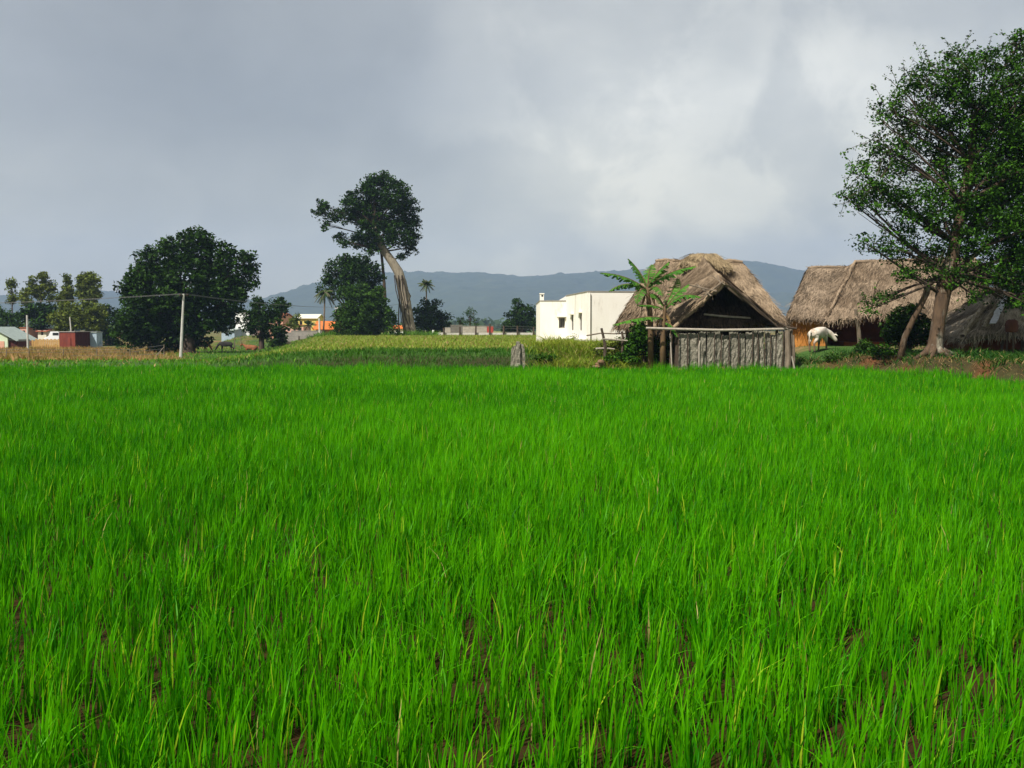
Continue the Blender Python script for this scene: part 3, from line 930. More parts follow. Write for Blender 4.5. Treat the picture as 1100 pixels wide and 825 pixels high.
bush('weed_shrub', 'pale bush against the white house wall', 55.5, [(612, 366, 6, 5), (618, 363, 5, 6), (608, 370, 5, 4)], 'pale', .22, .09, 12, 1.0)
bush('weed_shrub', 'yellow green leafy mound beside the rough rail post', 43.6, [(655, 372, 9, 5), (666, 369, 8, 6), (645, 374, 7, 5), (660, 380, 9, 5)], 'olive', .24, .12, 24, 1.2)
bush('weed_shrub', 'bluish green tuft at the foot of the rail post', 42.0, [(668, 384, 9, 5), (680, 386, 9, 4), (657, 386, 7, 4)], 'fresh', .2, .12, 24, 1.2)


# ------------------------------------------------------------------ palms and bananas
def frond(Vs, Cs, base, tip_dir, L, sag, wid, n=16, ca=(.02, .05, .008), cb=(.06, .11, .02)):
    """coconut frond: rachis with hanging leaflets as quads; returns rachis path"""
    d = Vector(tip_dir).normalized()
    path = []
    for i in range(n + 1):
        t = i / n
        path.append(base + d * L * t + Vector((0, 0, -sag * t * t * L)))
    side0 = d.cross(Vector((0, 0, 1)))
    if side0.length < .1: side0 = Vector((1, 0, 0))
    side0.normalize()
    for i in range(1, n + 1):
        t = i / n
        w = wid * math.sin(math.pi * min(1, .12 + .88 * t)) ** .6 * (1 if t < .95 else .6)
        tang = (path[i] - path[i - 1]).normalized()
        for s in (-1, 1):
            a = path[i]; lv = (side0 * s * .75 + tang * .5 + Vector((0, 0, -.55))).normalized() * w * random.uniform(.8, 1.15)
            p = a + lv
            hw = tang * L / n * .62
            Vs.append([a - hw, a + hw, p + hw * .25, p - hw * .25])
            k = random.random()
            Cs.append(tuple(ca[j] * (1 - k) + cb[j] * k for j in range(3)))
    return path


def palm(label, Y, trunk, top_px, R_px, nf, sagr, fan=None, name='coconut_palm'):
    b = G(trunk[0][0], Y)
    root = thing(name, label, 'palm', b)
    path = [P(p[0], p[1], Y) for p in trunk]; path[0] = b - Vector((0, 0, .1))
    MB().tube(path, [S(p[2], Y) for p in trunk], 8, wob=.04).build('trunk', M['palm_trunk'], root, smooth=True)
    top = P(top_px[0], top_px[1], Y); L = S(R_px, Y)
    Vs, Cs = [], []; rb = MB()
    for k in range(nf):
        az = 2 * math.pi * k / nf + random.uniform(-.2, .2)
        el = random.choice((-.35, .0, .35, .8, 1.15)) if fan is None else random.uniform(*fan)
        dv = (math.cos(az) * math.cos(el), math.sin(az) * math.cos(el), math.sin(el))
        pth = frond(Vs, Cs, top, dv, L * random.uniform(.85, 1.1), random.uniform(*sagr), L * .26)
        rb.tube(pth[::3] + [pth[-1]], [.035] * len(pth[::3]) + [.012], 4)
    V = np.array([[tuple(p) for p in q] for q in Vs]).reshape(-1, 3)
    np_obj('fronds', V, np.arange(len(V)).reshape(-1, 4), np.repeat(np.array(Cs), 4, 0), M['leaf'], root)
    rb.build('frond_stems', M['palm_trunk'], root)
    return root


palm('slim coconut palm with hanging crown left of the round tree', 140, [(347, 366, 1.1), (348, 345, .9), (349, 318, .8)], (349, 315), 13, 26, (.5, 1.0))
palm('coconut palm head rising above the dark rounded tree', 170, [(459, 362, 1.0), (458, 335, .8), (458, 306, .7)], (458, 305), 10, 24, (.2, .7))
palm('low palm without visible trunk over the compound wall', 165, [(332, 366, 1.0), (332, 356, .9), (332, 349, .8)], (332, 349), 9, 18, (.2, .6))
palm('short dark palm top beside the pink rooftop block', 176, [(317, 366, .8), (317, 350, .7), (317, 343, .6)], (317, 343), 6.5, 14, (.3, .6))


def banana_leaf(ctrl, W, Vs, Cs, n=22, dead=False):
    """torn leaf along a quadratic arc ctrl=(a, m, b)"""
    a, m, b = ctrl
    pts = []
    for i in range(n + 1):
        t = i / n
        pts.append(a * (1 - t) ** 2 + m * 2 * t * (1 - t) + b * t * t)
    for i in range(n):
        t = (i + .5) / n
        w = W * 1.4 * (math.sin(math.pi * min(1, .1 + .9 * t)) ** .55) * (.5 if t < .12 else 1)
        tang = (pts[i + 1] - pts[i])
        tn = tang.normalized()
        side = tn.cross(Vector((0, 0, 1)))
        if side.length < .15: side = Vector((1, 0, 0))
        side.normalize()
        upv = side.cross(tn)
        for s in (-1, 1):
            drp = random.uniform(.25, .9) if not dead else 1.5
            out = side * s * w * math.cos(drp) - upv * w * math.sin(drp) * .9 + tn * w * .25
            g_ = random.uniform(.0, .3)
            p0 = pts[i]; p1 = pts[i] + tang * (1.0 - g_ * .2)
            q0 = p0 + out * random.uniform(.85, 1.05); q1 = p1 + out * random.uniform(.85, 1.05) - tang * g_
            Vs.append([p0, p1, q1, q0])
            k = random.random()
            if dead: c = (.20 + .1 * k, .13 + .06 * k, .06)
            else: c = (.035 + .05 * k, .12 + .10 * k, .015 + .01 * k)
            Cs.append(c)
    return pts


def banana(label, Y, base_px, stem, lv, dead):
    b = G(base_px, Y)
    root = thing('banana_plant', label, 'banana plant', b, 'banana plants beside the front hut')
    path = [P(x, y, Y) for x, y, r in stem]; path[0] = b - Vector((0, 0, .1))
    MB().tube(path, [S(r, Y) for x, y, r in stem], 10, wob=.07).build('stem', M['banana_stem'], root, smooth=True)
    for L_, isd in ((lv, False), (dead, True)):
        for (c, dy, W) in L_:
            a = P(*c[0], Y); m = P(*c[1], Y + dy * .5); e = P(*c[2], Y + dy)
            m = m * 2 - (a + e) * .5
            Vs, Cs = [], []
            pts = banana_leaf((a, m, e), W, Vs, Cs, 22 if not isd else 8, isd)
            V = np.array([[tuple(p) for p in q] for q in Vs]).reshape(-1, 3)
            o = np_obj('dead_leaf' if isd else 'leaf', V, np.arange(len(V)).reshape(-1, 4), np.repeat(np.array(Cs), 4, 0), M['leaf'], root)
            if isd: o['label'] = 'brown withered hanging leaf'
            rb = MB().tube(pts[::2], [.03 * (1 - .85 * i / (len(pts[::2]) - 1)) + .004 for i in range(len(pts[::2]))], 5)
            rb.build('midrib', M['banana_stem'], o)
    return root


banana('taller banana plant with leaves arching to the left', 41.9, 699, [(699, 384, 3.6), (699, 360, 3.2), (698, 335, 2.8), (696, 316, 2.2), (695, 308, 1.2)],
       [(((695, 311), (672, 298), (645, 293)), -.4, .26), (((695, 312), (674, 305), (654, 313)), .5, .24), (((695, 308), (687, 292), (675, 278)), .2, .26), (((696, 308), (707, 292), (719, 281)), -.3, .25),
        (((697, 309), (718, 294), (747, 286)), .3, .28), (((696, 309), (697, 294), (700, 284)), .9, .24), (((697, 312), (706, 308), (712, 318)), -.8, .2), (((694, 312), (688, 312), (684, 326)), -.7, .2)],
       [(((698, 316), (703, 322), (704, 340)), -.3, .10), (((694, 316), (690, 325), (689, 341)), -.4, .10)])
banana('shorter banana plant nearest the slab wall', 41.5, 712, [(712, 384, 3.4), (712, 365, 3.1), (713, 347, 2.6), (714, 334, 2.0), (715, 328, 1.2)],
       [(((715, 332), (726, 316), (740, 305)), .2, .24), (((715, 332), (732, 318), (753, 319)), -.4, .24), (((714, 331), (706, 318), (698, 316)), .3, .2), (((713, 331), (722, 312), (728, 299)), .8, .24),
        (((712, 342), (690, 341), (658, 349)), -.7, .24), (((714, 333), (701, 328), (684, 328)), -.2, .16), (((713, 346), (722, 350), (728, 362)), -.5, .14)],
       [(((715, 336), (720, 345), (720, 362)), -.3, .09), (((711, 338), (706, 346), (705, 362)), -.3, .09)])


# ------------------------------------------------------------------ thatch
def thatch(quads, thick, straw_per_m2, fringe=True, ca=(.25, .19, .125), cb=(.40, .32, .22), rough=.06, lift=.05, bump_seed=1, cap_lines=()):
    """quads: list of (eaveL, eaveR, ridgeR, ridgeL). returns V, Q, C"""
    parts = []
    for qi, (A, B, Cc, D) in enumerate(quads):
        A, B, Cc, D = [np.array(p, float) for p in (A, B, Cc, D)]
        nrm = np.cross(B - A, D - A) if np.linalg.norm(D - A) > .01 else np.cross(B - A, Cc - A)
        area = np.linalg.norm(np.cross(B - A, D - A)) * .5 + np.linalg.norm(np.cross(Cc - B, D - B)) * .5
        nrm = nrm / np.linalg.norm(nrm)
        if nrm[2] < 0: nrm = -nrm
        wl = max(np.linalg.norm(B - A), np.linalg.norm(Cc - D)); hl = max(np.linalg.norm(D - A), np.linalg.norm(Cc - B))
        nu = max(4, int(wl / .16)); nv = max(4, int(hl / .16))
        u, v = np.meshgrid(np.linspace(0, 1, nu + 1), np.linspace(0, 1, nv + 1))
        u = u.ravel(); v = v.ravel()

        def at(u, v):
            return ((A[None] * (1 - u)[:, None] + B[None] * u[:, None]) * (1 - v)[:, None] + (D[None] * (1 - u)[:, None] + Cc[None] * u[:, None]) * v[:, None])

        p = at(u, v)
        nzz = fbm(p[:, 0] * 1.2 + p[:, 1] * .7, p[:, 2] * 1.6 + p[:, 1] * .8, bump_seed + qi, 4) - .5
        layer = ((v * hl / .75 + nzz * .6) % 1.0)
        edgef = np.minimum(1, np.minimum(np.minimum(u, 1 - u) * nu, np.minimum(v, 1 - v) * nv) / 1.0)
        disp = nzz * rough * 3.2 * (.4 + .6 * edgef) + (1 - layer) * .035
        top = p + nrm[None] * disp[:, None]
        # uneven eaves
        low = (v == 0)
        top[low, 2] -= .10 * fbm(p[low, 0] * 2, p[low, 1] * 2, 91, 3)
        bot = p - nrm[None] * thick
        ii = np.arange(nu)[None, :] + (np.arange(nv) * (nu + 1))[:, None]
        Qt = np.stack([ii, ii + 1, ii + nu + 2, ii + nu + 1], 2).reshape(-1, 4)
        nn = len(p)
        Qb = Qt[:, ::-1] + nn
        bd = []
        top_i = [i for i in range(nu + 1)], [nv * (nu + 1) + i for i in range(nu + 1)], [j * (nu + 1) for j in range(nv + 1)], [j * (nu + 1) + nu for j in range(nv + 1)]
        for ring in top_i:
            for k in range(len(ring) - 1):
                bd.append((ring[k], ring[k + 1], ring[k + 1] + nn, ring[k] + nn))
        t = np.clip(nzz * 2.6 + .45 + RG.normal(0, .12, nn), 0, 1)
        cl = mixcol(np.array(ca) * .8, np.array(cb) * .85, t)
        parts.append((np.concatenate([top, bot]), np.concatenate([Qt, Qb, np.array(bd)]), np.concatenate([cl, mixcol(np.array(ca) * .2, np.array(ca) * .2, t)])))  # underside straw coloured near-black, standing in for the shade under the roof
        # loose straws
        n = int(area * straw_per_m2)
        su = RG.uniform(0, 1, n); sv = RG.uniform(-.01, 1, n)
        a = at(su, sv)
        nz2 = fbm(a[:, 0] * 1.2 + a[:, 1] * .7, a[:, 2] * 1.6 + a[:, 1] * .8, bump_seed + qi, 4) - .5
        a = a + nrm[None] * (nz2 * rough * 3.2 + .03)[:, None]
        down = at(su, np.clip(sv - .05, -1, 1)) - at(su, sv); down = down / (np.linalg.norm(down, axis=1)[:, None] + 1e-9)
        acr = np.cross(nrm[None], down)
        L = RG.uniform(.25, .7, n)[:, None]
        dirv = down + acr * RG.normal(0, .28, n)[:, None] + nrm[None] * RG.uniform(-.01, .11, n)[:, None]
        e = a + dirv * L
        wv = acr * RG.uniform(.008, .02, n)[:, None]
        Vs = np.stack([a - wv, a + wv, e + wv * .5, e - wv * .5], 1).reshape(-1, 3)
        tt = np.clip(RG.normal(.5, .25, n) + nz2 * 1.8, 0, 1)
        cs = mixcol(ca, cb, tt)
        drk = RG.uniform(0, 1, n) < .18 + .5 * (fbm(a[:, 0] * .9 + 7, a[:, 2] * 1.1 + a[:, 1] * .4, 66, 3) > .62)
        cs[drk] *= .5
        parts.append((Vs, np.arange(4 * n).reshape(-1, 4), np.repeat(cs, 4, 0)))
        if fringe:
            n = int(np.linalg.norm(B - A) * 70)
            su = RG.uniform(0, 1, n)
            a = at(su, np.zeros(n)) - nrm[None] * RG.uniform(0, thick, n)[:, None]
            dn = at(su, np.zeros(n)) - at(su, np.full(n, .1)); dn /= np.linalg.norm(dn, axis=1)[:, None]
            e = a + (dn * .6 + np.array([0, 0, -.5])[None] + RG.normal(0, .2, (n, 3))) * RG.uniform(.08, .34, n)[:, None]
            al = (B - A) / np.linalg.norm(B - A)
            wv = al[None] * RG.uniform(.008, .02, n)[:, None]
            Vs = np.stack([a - wv, a + wv, e + wv * .4, e - wv * .4], 1).reshape(-1, 3)
            parts.append((Vs, np.arange(4 * n).reshape(-1, 4), np.repeat(mixcol(ca, cb, RG.uniform(0, 1, n)), 4, 0)))
    for (pa, pb, r) in cap_lines:
        # bundled straw rope along a ridge or edge
        pa = np.array(pa, float); pb = np.array(pb, float)
        L = np.linalg.norm(pb - pa); n = int(L * 320)
        t = RG.uniform(.06, .94, n)
        o = RG.normal(size=(n, 3)); o /= np.linalg.norm(o, axis=1)[:, None]
        a = pa[None] + (pb - pa)[None] * t[:, None] + o * r * RG.uniform(.6, 1, n)[:, None]
        dv = (pb - pa) / L
        e = a + dv[None] * RG.uniform(-.25, .25, n)[:, None] + RG.normal(0, .06, (n, 3))
        wv = np.cross(dv[None], o) * RG.uniform(.012, .026, n)[:, None]
        Vs = np.stack([a - wv, a + wv, e + wv * .5, e - wv * .5], 1).reshape(-1, 3)
        parts.append((Vs, np.arange(4 * n).reshape(-1, 4), np.repeat(mixcol(np.array(ca) * 1.05, np.array(cb) * 1.08, RG.uniform(0, 1, n)), 4, 0)))
        mb = MB().tube([pa + (pb - pa) * k / 8 + RG.normal(0, .03, 3) for k in range(9)], r * .85, 8)
        q4 = np.array([f for f in mb.f if len(f) == 4])
        parts.append((np.array(mb.v), q4, np.repeat((np.array(ca) * .35 + np.array(cb) * .65)[None], len(mb.v), 0)))
    return merge(parts)


def wall_panel(mb, p0, p1, z0, z1, holes=(), depth=.25):
    """outer wall face from p0 to p1 (seen with p0 on the left) with real openings; holes (u0, u1, za, zb) in metres along the wall"""
    p0 = Vector((p0[0], p0[1], 0)); p1 = Vector((p1[0], p1[1], 0))
    L = (p1 - p0).length; du = (p1 - p0) / L
    inn = Vector((-du.y, du.x, 0))
    us = sorted({0, L, *[h[0] for h in holes], *[h[1] for h in holes]}); zs = sorted({z0, z1, *[h[2] for h in holes], *[h[3] for h in holes]})
    def q(u, z, d=0): return p0 + du * u + inn * d + Vector((0, 0, z))
    for i in range(len(us) - 1):
        for j in range(len(zs) - 1):
            cu = (us[i] + us[i + 1]) / 2; cz = (zs[j] + zs[j + 1]) / 2
            if any(h[0] < cu < h[1] and h[2] < cz < h[3] for h in holes): continue
            mb.add([q(us[i], zs[j]), q(us[i + 1], zs[j]), q(us[i + 1], zs[j + 1]), q(us[i], zs[j + 1])], [(0, 1, 2, 3)])
    for (a, b, za, zb) in holes:
        for (s, e) in (((a, za), (b, za)), ((b, za), (b, zb)), ((b, zb), (a, zb)), ((a, zb), (a, za))):
            mb.add([q(*s), q(*e), q(*e, depth), q(*s, depth)], [(0, 1, 2, 3)])
    return q


def window_in(root, q, a, b, za, zb, depth=.22, bars=0, matf='coping', name='window'):
    """frame and pane set in the reveal"""
    f = MB(); t = .05
    def bx(u0, u1, z0, z1, d0, d1):
        vs = [q(u0, z0, d0), q(u1, z0, d0), q(u1, z1, d0), q(u0, z1, d0), q(u0, z0, d1), q(u1, z0, d1), q(u1, z1, d1), q(u0, z1, d1)]
        f.add(vs, [(0, 1, 2, 3), (7, 6, 5, 4), (1, 0, 4, 5), (2, 1, 5, 6), (3, 2, 6, 7), (0, 3, 7, 4)])
    e = .003
    bx(a + e, a + t, za + e, zb - e, depth - .05, depth); bx(b - t, b - e, za + e, zb - e, depth - .05, depth)
    bx(a + t, b - t, za + e, za + t, depth - .05, depth); bx(a + t, b - t, zb - t, zb - e, depth - .05, depth)
    for k in range(bars):
        u = a + (b - a) * (k + 1) / (bars + 1)
        bx(u - .01, u + .01, za + t, zb - t, depth - .04, depth - .02)
    w = f.build(name, M[matf], root)
    g_ = MB(); g_.add([q(a + .01, za + .01, depth - .012), q(b - .01, za + .01, depth - .012), q(b - .01, zb - .01, depth - .012), q(a + .01, zb - .01, depth - .012)], [(0, 1, 2, 3)])
    g_.build('pane', M['dark_glass'], w)
    return w


# ------------------------------------------------------------------ front hut
b = G(772, 44)
hut = thing('thatched_hut', 'front thatched hut with open dark gable above the stone slab wall', 'hut', Vector((8.4, 46.5, gz(8.4, 46.5))))
EL, ER = 4.5, 11.9
ef, eb = 43.6, 51.6
rl, rr_, ry, rz = 6.75, 10.75, 47.4, 5.0
eL = 2.0; eR = 2.15
ap = P(778, 304, 41.7); gl = P(719, 355, 41.9); gr = P(842, 353, 41.9)
cap0 = Vector((8.85, 46.9, 5.18))
quads = [((EL, ef, eL), (ER, ef, eR), (rr_, ry, rz), (rl, ry, rz)),
         ((5.35, eb, eL), (EL, ef, eL), (rl, ry, rz), (rl, ry, rz)),
         ((ER, ef, eR), (ER, eb, eR), (rr_, ry, rz), (rr_, ry, rz)),
         ((ER, eb, eR), (5.35, eb, eL), (rl, ry, rz), (rr_, ry, rz))]
pl = Vector((6.1, 45.0, 2.95)); pr = Vector((11.2, 45.6, 2.95))
gable = [(gl, (6.0, 44.6, 2.15), cap0, ap), ((11.6, 44.8, 2.2), gr, ap, cap0)]
r = thatch(quads, .22, 190, ca=(.145, .102, .064), cb=(.345, .258, .172), rough=.075, bump_seed=3,
           cap_lines=[((rl, ry, rz + .0), (rr_, ry, rz + .0), .09)])
r3 = thatch([((7.7, 46.25, 4.78), (10.1, 46.2, 4.62), (9.5, 47.2, 5.34), (8.35, 47.2, 5.32)), ((10.3, 48.2, 4.8), (7.7, 48.2, 4.8), (8.35, 47.2, 5.32), (9.5, 47.2, 5.34))], .14, 260, ca=(.18, .13, .07), cb=(.38, .29, .17), rough=.07, bump_seed=18)
r2 = thatch(gable, .11, 230, ca=(.15, .104, .064), cb=(.36, .27, .18), rough=.07, bump_seed=8, cap_lines=[(gl, ap, .10), (ap, (9.9, 42.6, 3.0), .06)])
np_obj('roof', *merge([r, r2, r3]), M['thatch'], hut)
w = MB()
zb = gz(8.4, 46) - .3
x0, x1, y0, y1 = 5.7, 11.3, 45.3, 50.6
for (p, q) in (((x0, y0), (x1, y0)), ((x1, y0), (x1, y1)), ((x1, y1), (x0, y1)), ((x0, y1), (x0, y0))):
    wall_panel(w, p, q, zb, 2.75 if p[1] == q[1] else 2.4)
w.build('wall', M['shade_dark_wall'], hut)
# posts, tie beam and rafters of the porch
for (x, y, zt) in ((6.95, 42.3, 2.1), (11.1, 42.3, 2.05), (8.95, 44.9, 3.9)):
    MB().tube([(x, y, gz(x, y) - .2), (x + .03, y, zt)], [.075, .06], 7, wob=.08).build('post', M['timber_dark'], hut)
bm_ = MB().tube([P(756, 337.5, 42.6), P(780, 340, 42.6), P(806, 341.5, 42.6)], [.045, .045, .04], 7, wob=.08)
bm_.build('tie_beam', M['timber_pale'], hut)
rf = MB()
for (a, c) in ((P(781, 302, 41.6), P(836, 352, 41.75)), (P(777, 302, 41.6), P(757, 318, 41.6)), (P(770, 313, 41.4), P(740, 306, 41.9)), (P(764, 318, 41.4), P(748, 305, 42.2))):
    MB().tube([a, c], [.032, .03], 6, wob=.08).build('rafter', M['timber' if a.x < 8.75 else 'timber_dark'], hut)
for a, c in ((P(771, 296, 42.2), P(774, 305, 41.4)), (P(766, 297, 42.0), P(779, 306, 41.4))): MB().tube([a, c], [.02, .02], 5).build('tie_stick', M['timber'], hut)

# slab wall
base_c = G(788, 41.2)
sw = thing('slab_wall', 'chest high wall of upright grey stone slabs before the open gable', 'stone wall', base_c)
pxs = [728, 738.5, 750, 758.5, 767, 774.5, 783, 793, 800.5, 808, 814, 821, 827.5, 833.5, 840.5, 847.5]
for i in range(len(pxs) - 1):
    a = G(pxs[i] + .6 + random.uniform(-.2, .3), 41.15); c = G(pxs[i + 1] - .6 + random.uniform(-.3, .2), 41.15)
    ht = 1.74 - random.choice((0, .02, .05, .12)) + random.uniform(-.04, .03)
    zb = min(a.z, c.z) - .1
    # slab as a grid so its face is rough
    nu_, nv_ = 5, 12
    wd = c.x - a.x
    mb = MB()
    vs = []; fs = []
    th = random.uniform(.08, .13)
    yo = random.uniform(-.03, .03)
    for s in (0, 1):
        for j in range(nv_ + 1):
            for k in range(nu_ + 1):
                u = k / nu_; v = j / nv_
                tz = zb + (ht - zb) * v + (random.uniform(-.03, .03) if j == nv_ else 0)
                vs.append((a.x + wd * u + random.uniform(-.008, .008) + (v - .5) * (i % 2 - .5) * .02, 41.15 + yo + (th if s else 0) + random.uniform(-.026, .026), tz))
    w1 = nu_ + 1; n1 = w1 * (nv_ + 1)
    for j in range(nv_):
        for k in range(nu_):
            q0 = j * w1 + k
            fs.append((q0, q0 + 1, q0 + w1 + 1, q0 + w1)); fs.append((n1 + q0, n1 + q0 + w1, n1 + q0 + w1 + 1, n1 + q0 + 1))
    ring = list(range(w1)) + [j * w1 + nu_ for j in range(1, nv_ + 1)] + [nv_ * w1 + k for k in range(nu_ - 1, -1, -1)] + [j * w1 for j in range(nv_ - 1, 0, -1)]
    for k in range(len(ring)):
        p, q = ring[k], ring[(k + 1) % len(ring)]
        fs.append((p, p + n1, q + n1, q))
    mb.add(vs, fs)
    mb.build('slab', M['slab'], sw)
for i, px in enumerate(pxs):
    if i % 5 == 3: continue
    a = G(px, 41.08)
    MB().tube([(a.x, 41.07, a.z - .1), (a.x + random.uniform(-.02, .02), 41.06, 1.2), (a.x + random.uniform(-.04, .04), 41.07, random.uniform(1.65, 1.8))], [.028, .025, .02], 6, wob=.1).build('pole', M['timber_dark'], sw)
ft = MB()
for i in range(46):
    px = random.uniform(728, 848); a = G(px, 40.95)
    rock(ft, (a.x, 41.02 + random.uniform(-.06, .04), a.z + random.uniform(.02, .16)), (random.uniform(.08, .24), .12, random.uniform(.06, .15)))
ft.build('footing_stones', M['slab_foot'], sw)
MB().tube([P(694, 352.5, 41.0), P(730, 353.6, 41.0), P(772, 354.6, 41.0), P(812, 354, 41.0), P(852, 353, 41.05)], [.05, .05, .055, .05, .04], 8, wob=.06).build('rail', M['timber_pale'], sw)
# end post
ep = thing('gate_post', 'thick dark post cluster at the right end of the slab wall', 'post', G(846, 40.9))
mb = MB()
for (px, Y, r_, zt) in ((846, 40.9, .12, 1.8), (850, 41.0, .07, 1.9), (852.5, 40.9, .045, 1.6)):
    a = G(px, Y); MB().tube([a - Vector((0, 0, .1)), a + Vector((.02, 0, .7)), Vector((a.x - .03, a.y, zt))], [r_, r_ * .95, r_ * .85], 8, wob=.1).build('post', M['timber'], ep)
mb = MB(); a = G(853, 40.8); mb.tube([a + Vector((-.1, 0, .75)), a + Vector((.08, 0, -.02))], [.035, .03], 6)
mb.build('brace', M['timber_pale'], ep)
mb = MB(); mb.tube([P(838, 347, 41), P(847, 352, 40.85), P(856, 353, 40.8)], [.04, .045, .04], 6, wob=.1)
mb.build('crossbar', M['timber_dark'], ep)
wp = G(751, 40.85)
tag(MB().tube([wp - Vector((0, 0, .1)), P(751, 372, 40.85), P(752, 366, 40.85)], [.035, .035, .03], 7, wob=.1).build('stake', M['timber_pale'], origin=wp),
    'short pale wooden stake leaning on the foot of the slab wall', 'stake')
# posts by the bananas
dp = thing('dark_posts', 'dark leaning timber frame between banana plants and slab wall', 'post', G(724, 41.6))
mb = MB()
for (px, Y, zt, lean) in ((720, 41.5, 1.65, .05), (725, 41.6, 1.8, 0), (727, 41.4, 1.7, -.02)):
    a = G(px, Y); MB().tube([a - Vector((0, 0, .1)), Vector((a.x + lean, a.y, zt))], [.07, .055], 7, wob=.1).build('post', M['timber_dark'], dp)
MB().tube([G(722, 41.3), P(720, 358, 41.3)], [.03, .025], 6).build('stake', M['timber_pale'], dp)

# rough rail fence left of the bananas
rfence = thing('rail_fence', 'rough stick fence with crooked post among weeds near banana plants', 'fence', G(649, 42))
a = G(650, 42)
MB().tube([a - Vector((0, 0, .1)), P(650, 370, 42), P(648, 361, 42), P(646, 352.5, 42)], [.07, .065, .06, .05], 7, wob=.12).build('post', M['timber_dark'], rfence)
a = G(668, 42.3)
MB().tube([a - Vector((0, 0, .1)), P(669, 362, 42.3), P(668, 356, 42.3)], [.06, .05, .05], 7, wob=.12).build('post', M['timber_dark'], rfence)
MB().tube([P(648, 364, 41.95), P(660, 365, 42.1), P(674, 366, 42.2)], [.035, .035, .03], 6, wob=.1).build('rail', M['timber_pale'], rfence)
MB().tube([P(640, 374.5, 41.9), P(650, 374, 42), P(660, 375, 42.1)], [.035, .035, .03], 6, wob=.1).build('rail', M['timber_pale'], rfence)
MB().tube([P(630, 360.5, 46), P(645, 358, 46), P(660, 358.5, 46), P(680, 358, 46)], [.03, .03, .03, .025], 6, wob=.1).build('rail', M['timber'], rfence)


mb = MB()
for k in range(4):
    a = G(641 + random.uniform(-3, 5), 41.6 + random.uniform(-.1, .2))
    rock(mb, (a.x, a.y, a.z + .12 + .1 * k), (random.uniform(.1, .2), .13, random.uniform(.07, .11)))
a0 = G(642, 41.6)
tag(mb.build('stone_pile', M['slab_foot'], origin=a0), 'small stack of brownish stones under the crooked fence post', 'stones')

# upright slabs left of the weeds
def upright(label, px0, px1, py_top, Y, lean, group):
    a = G(px0, Y); c = G(px1, Y)
    zt0 = P(px0, py_top[0], Y).z; zt1 = P(px1, py_top[1], Y).z
    vs = []; fs = []; nu_, nv_ = 4, 9
    for s in (0, 1):
        for j in range(nv_ + 1):
            for k in range(nu_ + 1):
                u = k / nu_; v = j / nv_
                nar = 1 - .18 * v ** 3
                x = (a.x + c.x) / 2 + (c.x - a.x) * (u - .5) * nar + lean * v
                z = a.z - .15 + ((zt0 * (1 - u) + zt1 * u) - a.z + .15) * v
                vs.append((x + random.uniform(-.015, .015), Y + (.13 if s else 0) + random.uniform(-.02, .02), z + (random.uniform(-.04, .04) if j == nv_ else 0)))
    w1 = nu_ + 1; n1 = w1 * (nv_ + 1)
    for j in range(nv_):
        for k in range(nu_):
            q0 = j * w1 + k
            fs.append((q0, q0 + 1, q0 + w1 + 1, q0 + w1)); fs.append((n1 + q0, n1 + q0 + w1, n1 + q0 + w1 + 1, n1 + q0 + 1))
    ring = list(range(w1)) + [j * w1 + nu_ for j in range(1, nv_ + 1)] + [nv_ * w1 + k for k in range(nu_ - 1, -1, -1)] + [j * w1 for j in range(nv_ - 1, 0, -1)]
    for k in range(len(ring)):
        p, q = ring[k], ring[(k + 1) % len(ring)]
        fs.append((p, p + n1, q + n1, q))
    m_ = MB(); m_.add(vs, fs)
    return tag(m_.build('stone_slab', M['slab'], origin=a), label, 'stone slab', group)


UP = 'upright stone slabs at the paddy edge'
upright('leaning left upright stone slab at the rice edge', 548, 553.6, (373, 370), 42.5, .05, UP)
upright('tallest middle upright stone slab at the rice edge', 553.9, 558.8, (367.5, 367), 42.4, .0, UP)
upright('right upright stone slab at the rice edge', 559.2, 564.6, (368, 371.5), 42.5, -.04, UP)
a = G(556, 42.25); mb = MB(); rock(mb, (a.x, a.y, a.z + .2), (.14, .1, .13)); tag(mb.build('stone', M['slab'], origin=a), 'pale stone at the foot of the upright slabs', 'stone')


def slab_row(label, px0, px1, Y, n, py):
    a = G((px0 + px1) / 2, Y); t = thing('slab_fence', label, 'stone fence', a)
    for i in range(n):
        p0 = G(px0 + (px1 - px0) * i / n, Y); p1 = G(px0 + (px1 - px0) * (i + .88) / n, Y)
        zt = P(px0, py + random.uniform(-1.2, 1.2), Y).z
        MB().box(((p0.x + p1.x) / 2, Y + random.uniform(-.04, .04), (p0.z - .1 + zt) / 2), (p1.x - p0.x, .11, zt - p0.z + .1), random.uniform(-.1, .1), .025).build('slab', M['slab'], t)
    return t


slab_row('low broken row of stone slabs between upright slabs and white house', 566, 576, 47, 5, 372.5)
slab_row('short row of dark stone slabs against the white house', 590, 607, 54, 8, 365.5)

# ------------------------------------------------------------------ white house
wh = thing('white_house', 'flat roofed whitewashed house with parapet beside the front hut', 'house', Vector((4.5, 58, gz(4.5, 58))))
zb = .4
A0 = P(580, 345, 60); A1 = P(608, 345, 60)
zt1 = P(590, 323.5, 60).z; zt2 = P(608, 318, 60).z
BL = P(576, 345, 69)
c1 = (A0.x, 60); c2 = (A1.x, 60); c3 = (P(631, 345, 53).x, 53); c4 = (9.6, 53.6); cb = (BL.x, 69)
w = MB()
wz0, wz1 = P(604, 352.5, 60).z, P(604, 341, 60).z
u0 = P(600.3, 345, 60).x - c1[0]; u1 = P(607, 345, 60).x - c1[0]
q1 = wall_panel(w, c1, c2, zb, zt1, [(u0, u1, wz0, wz1)])
wall_panel(w, cb, c1, zb, zt1)
Ls = math.hypot(c3[0] - c2[0], c3[1] - c2[1])


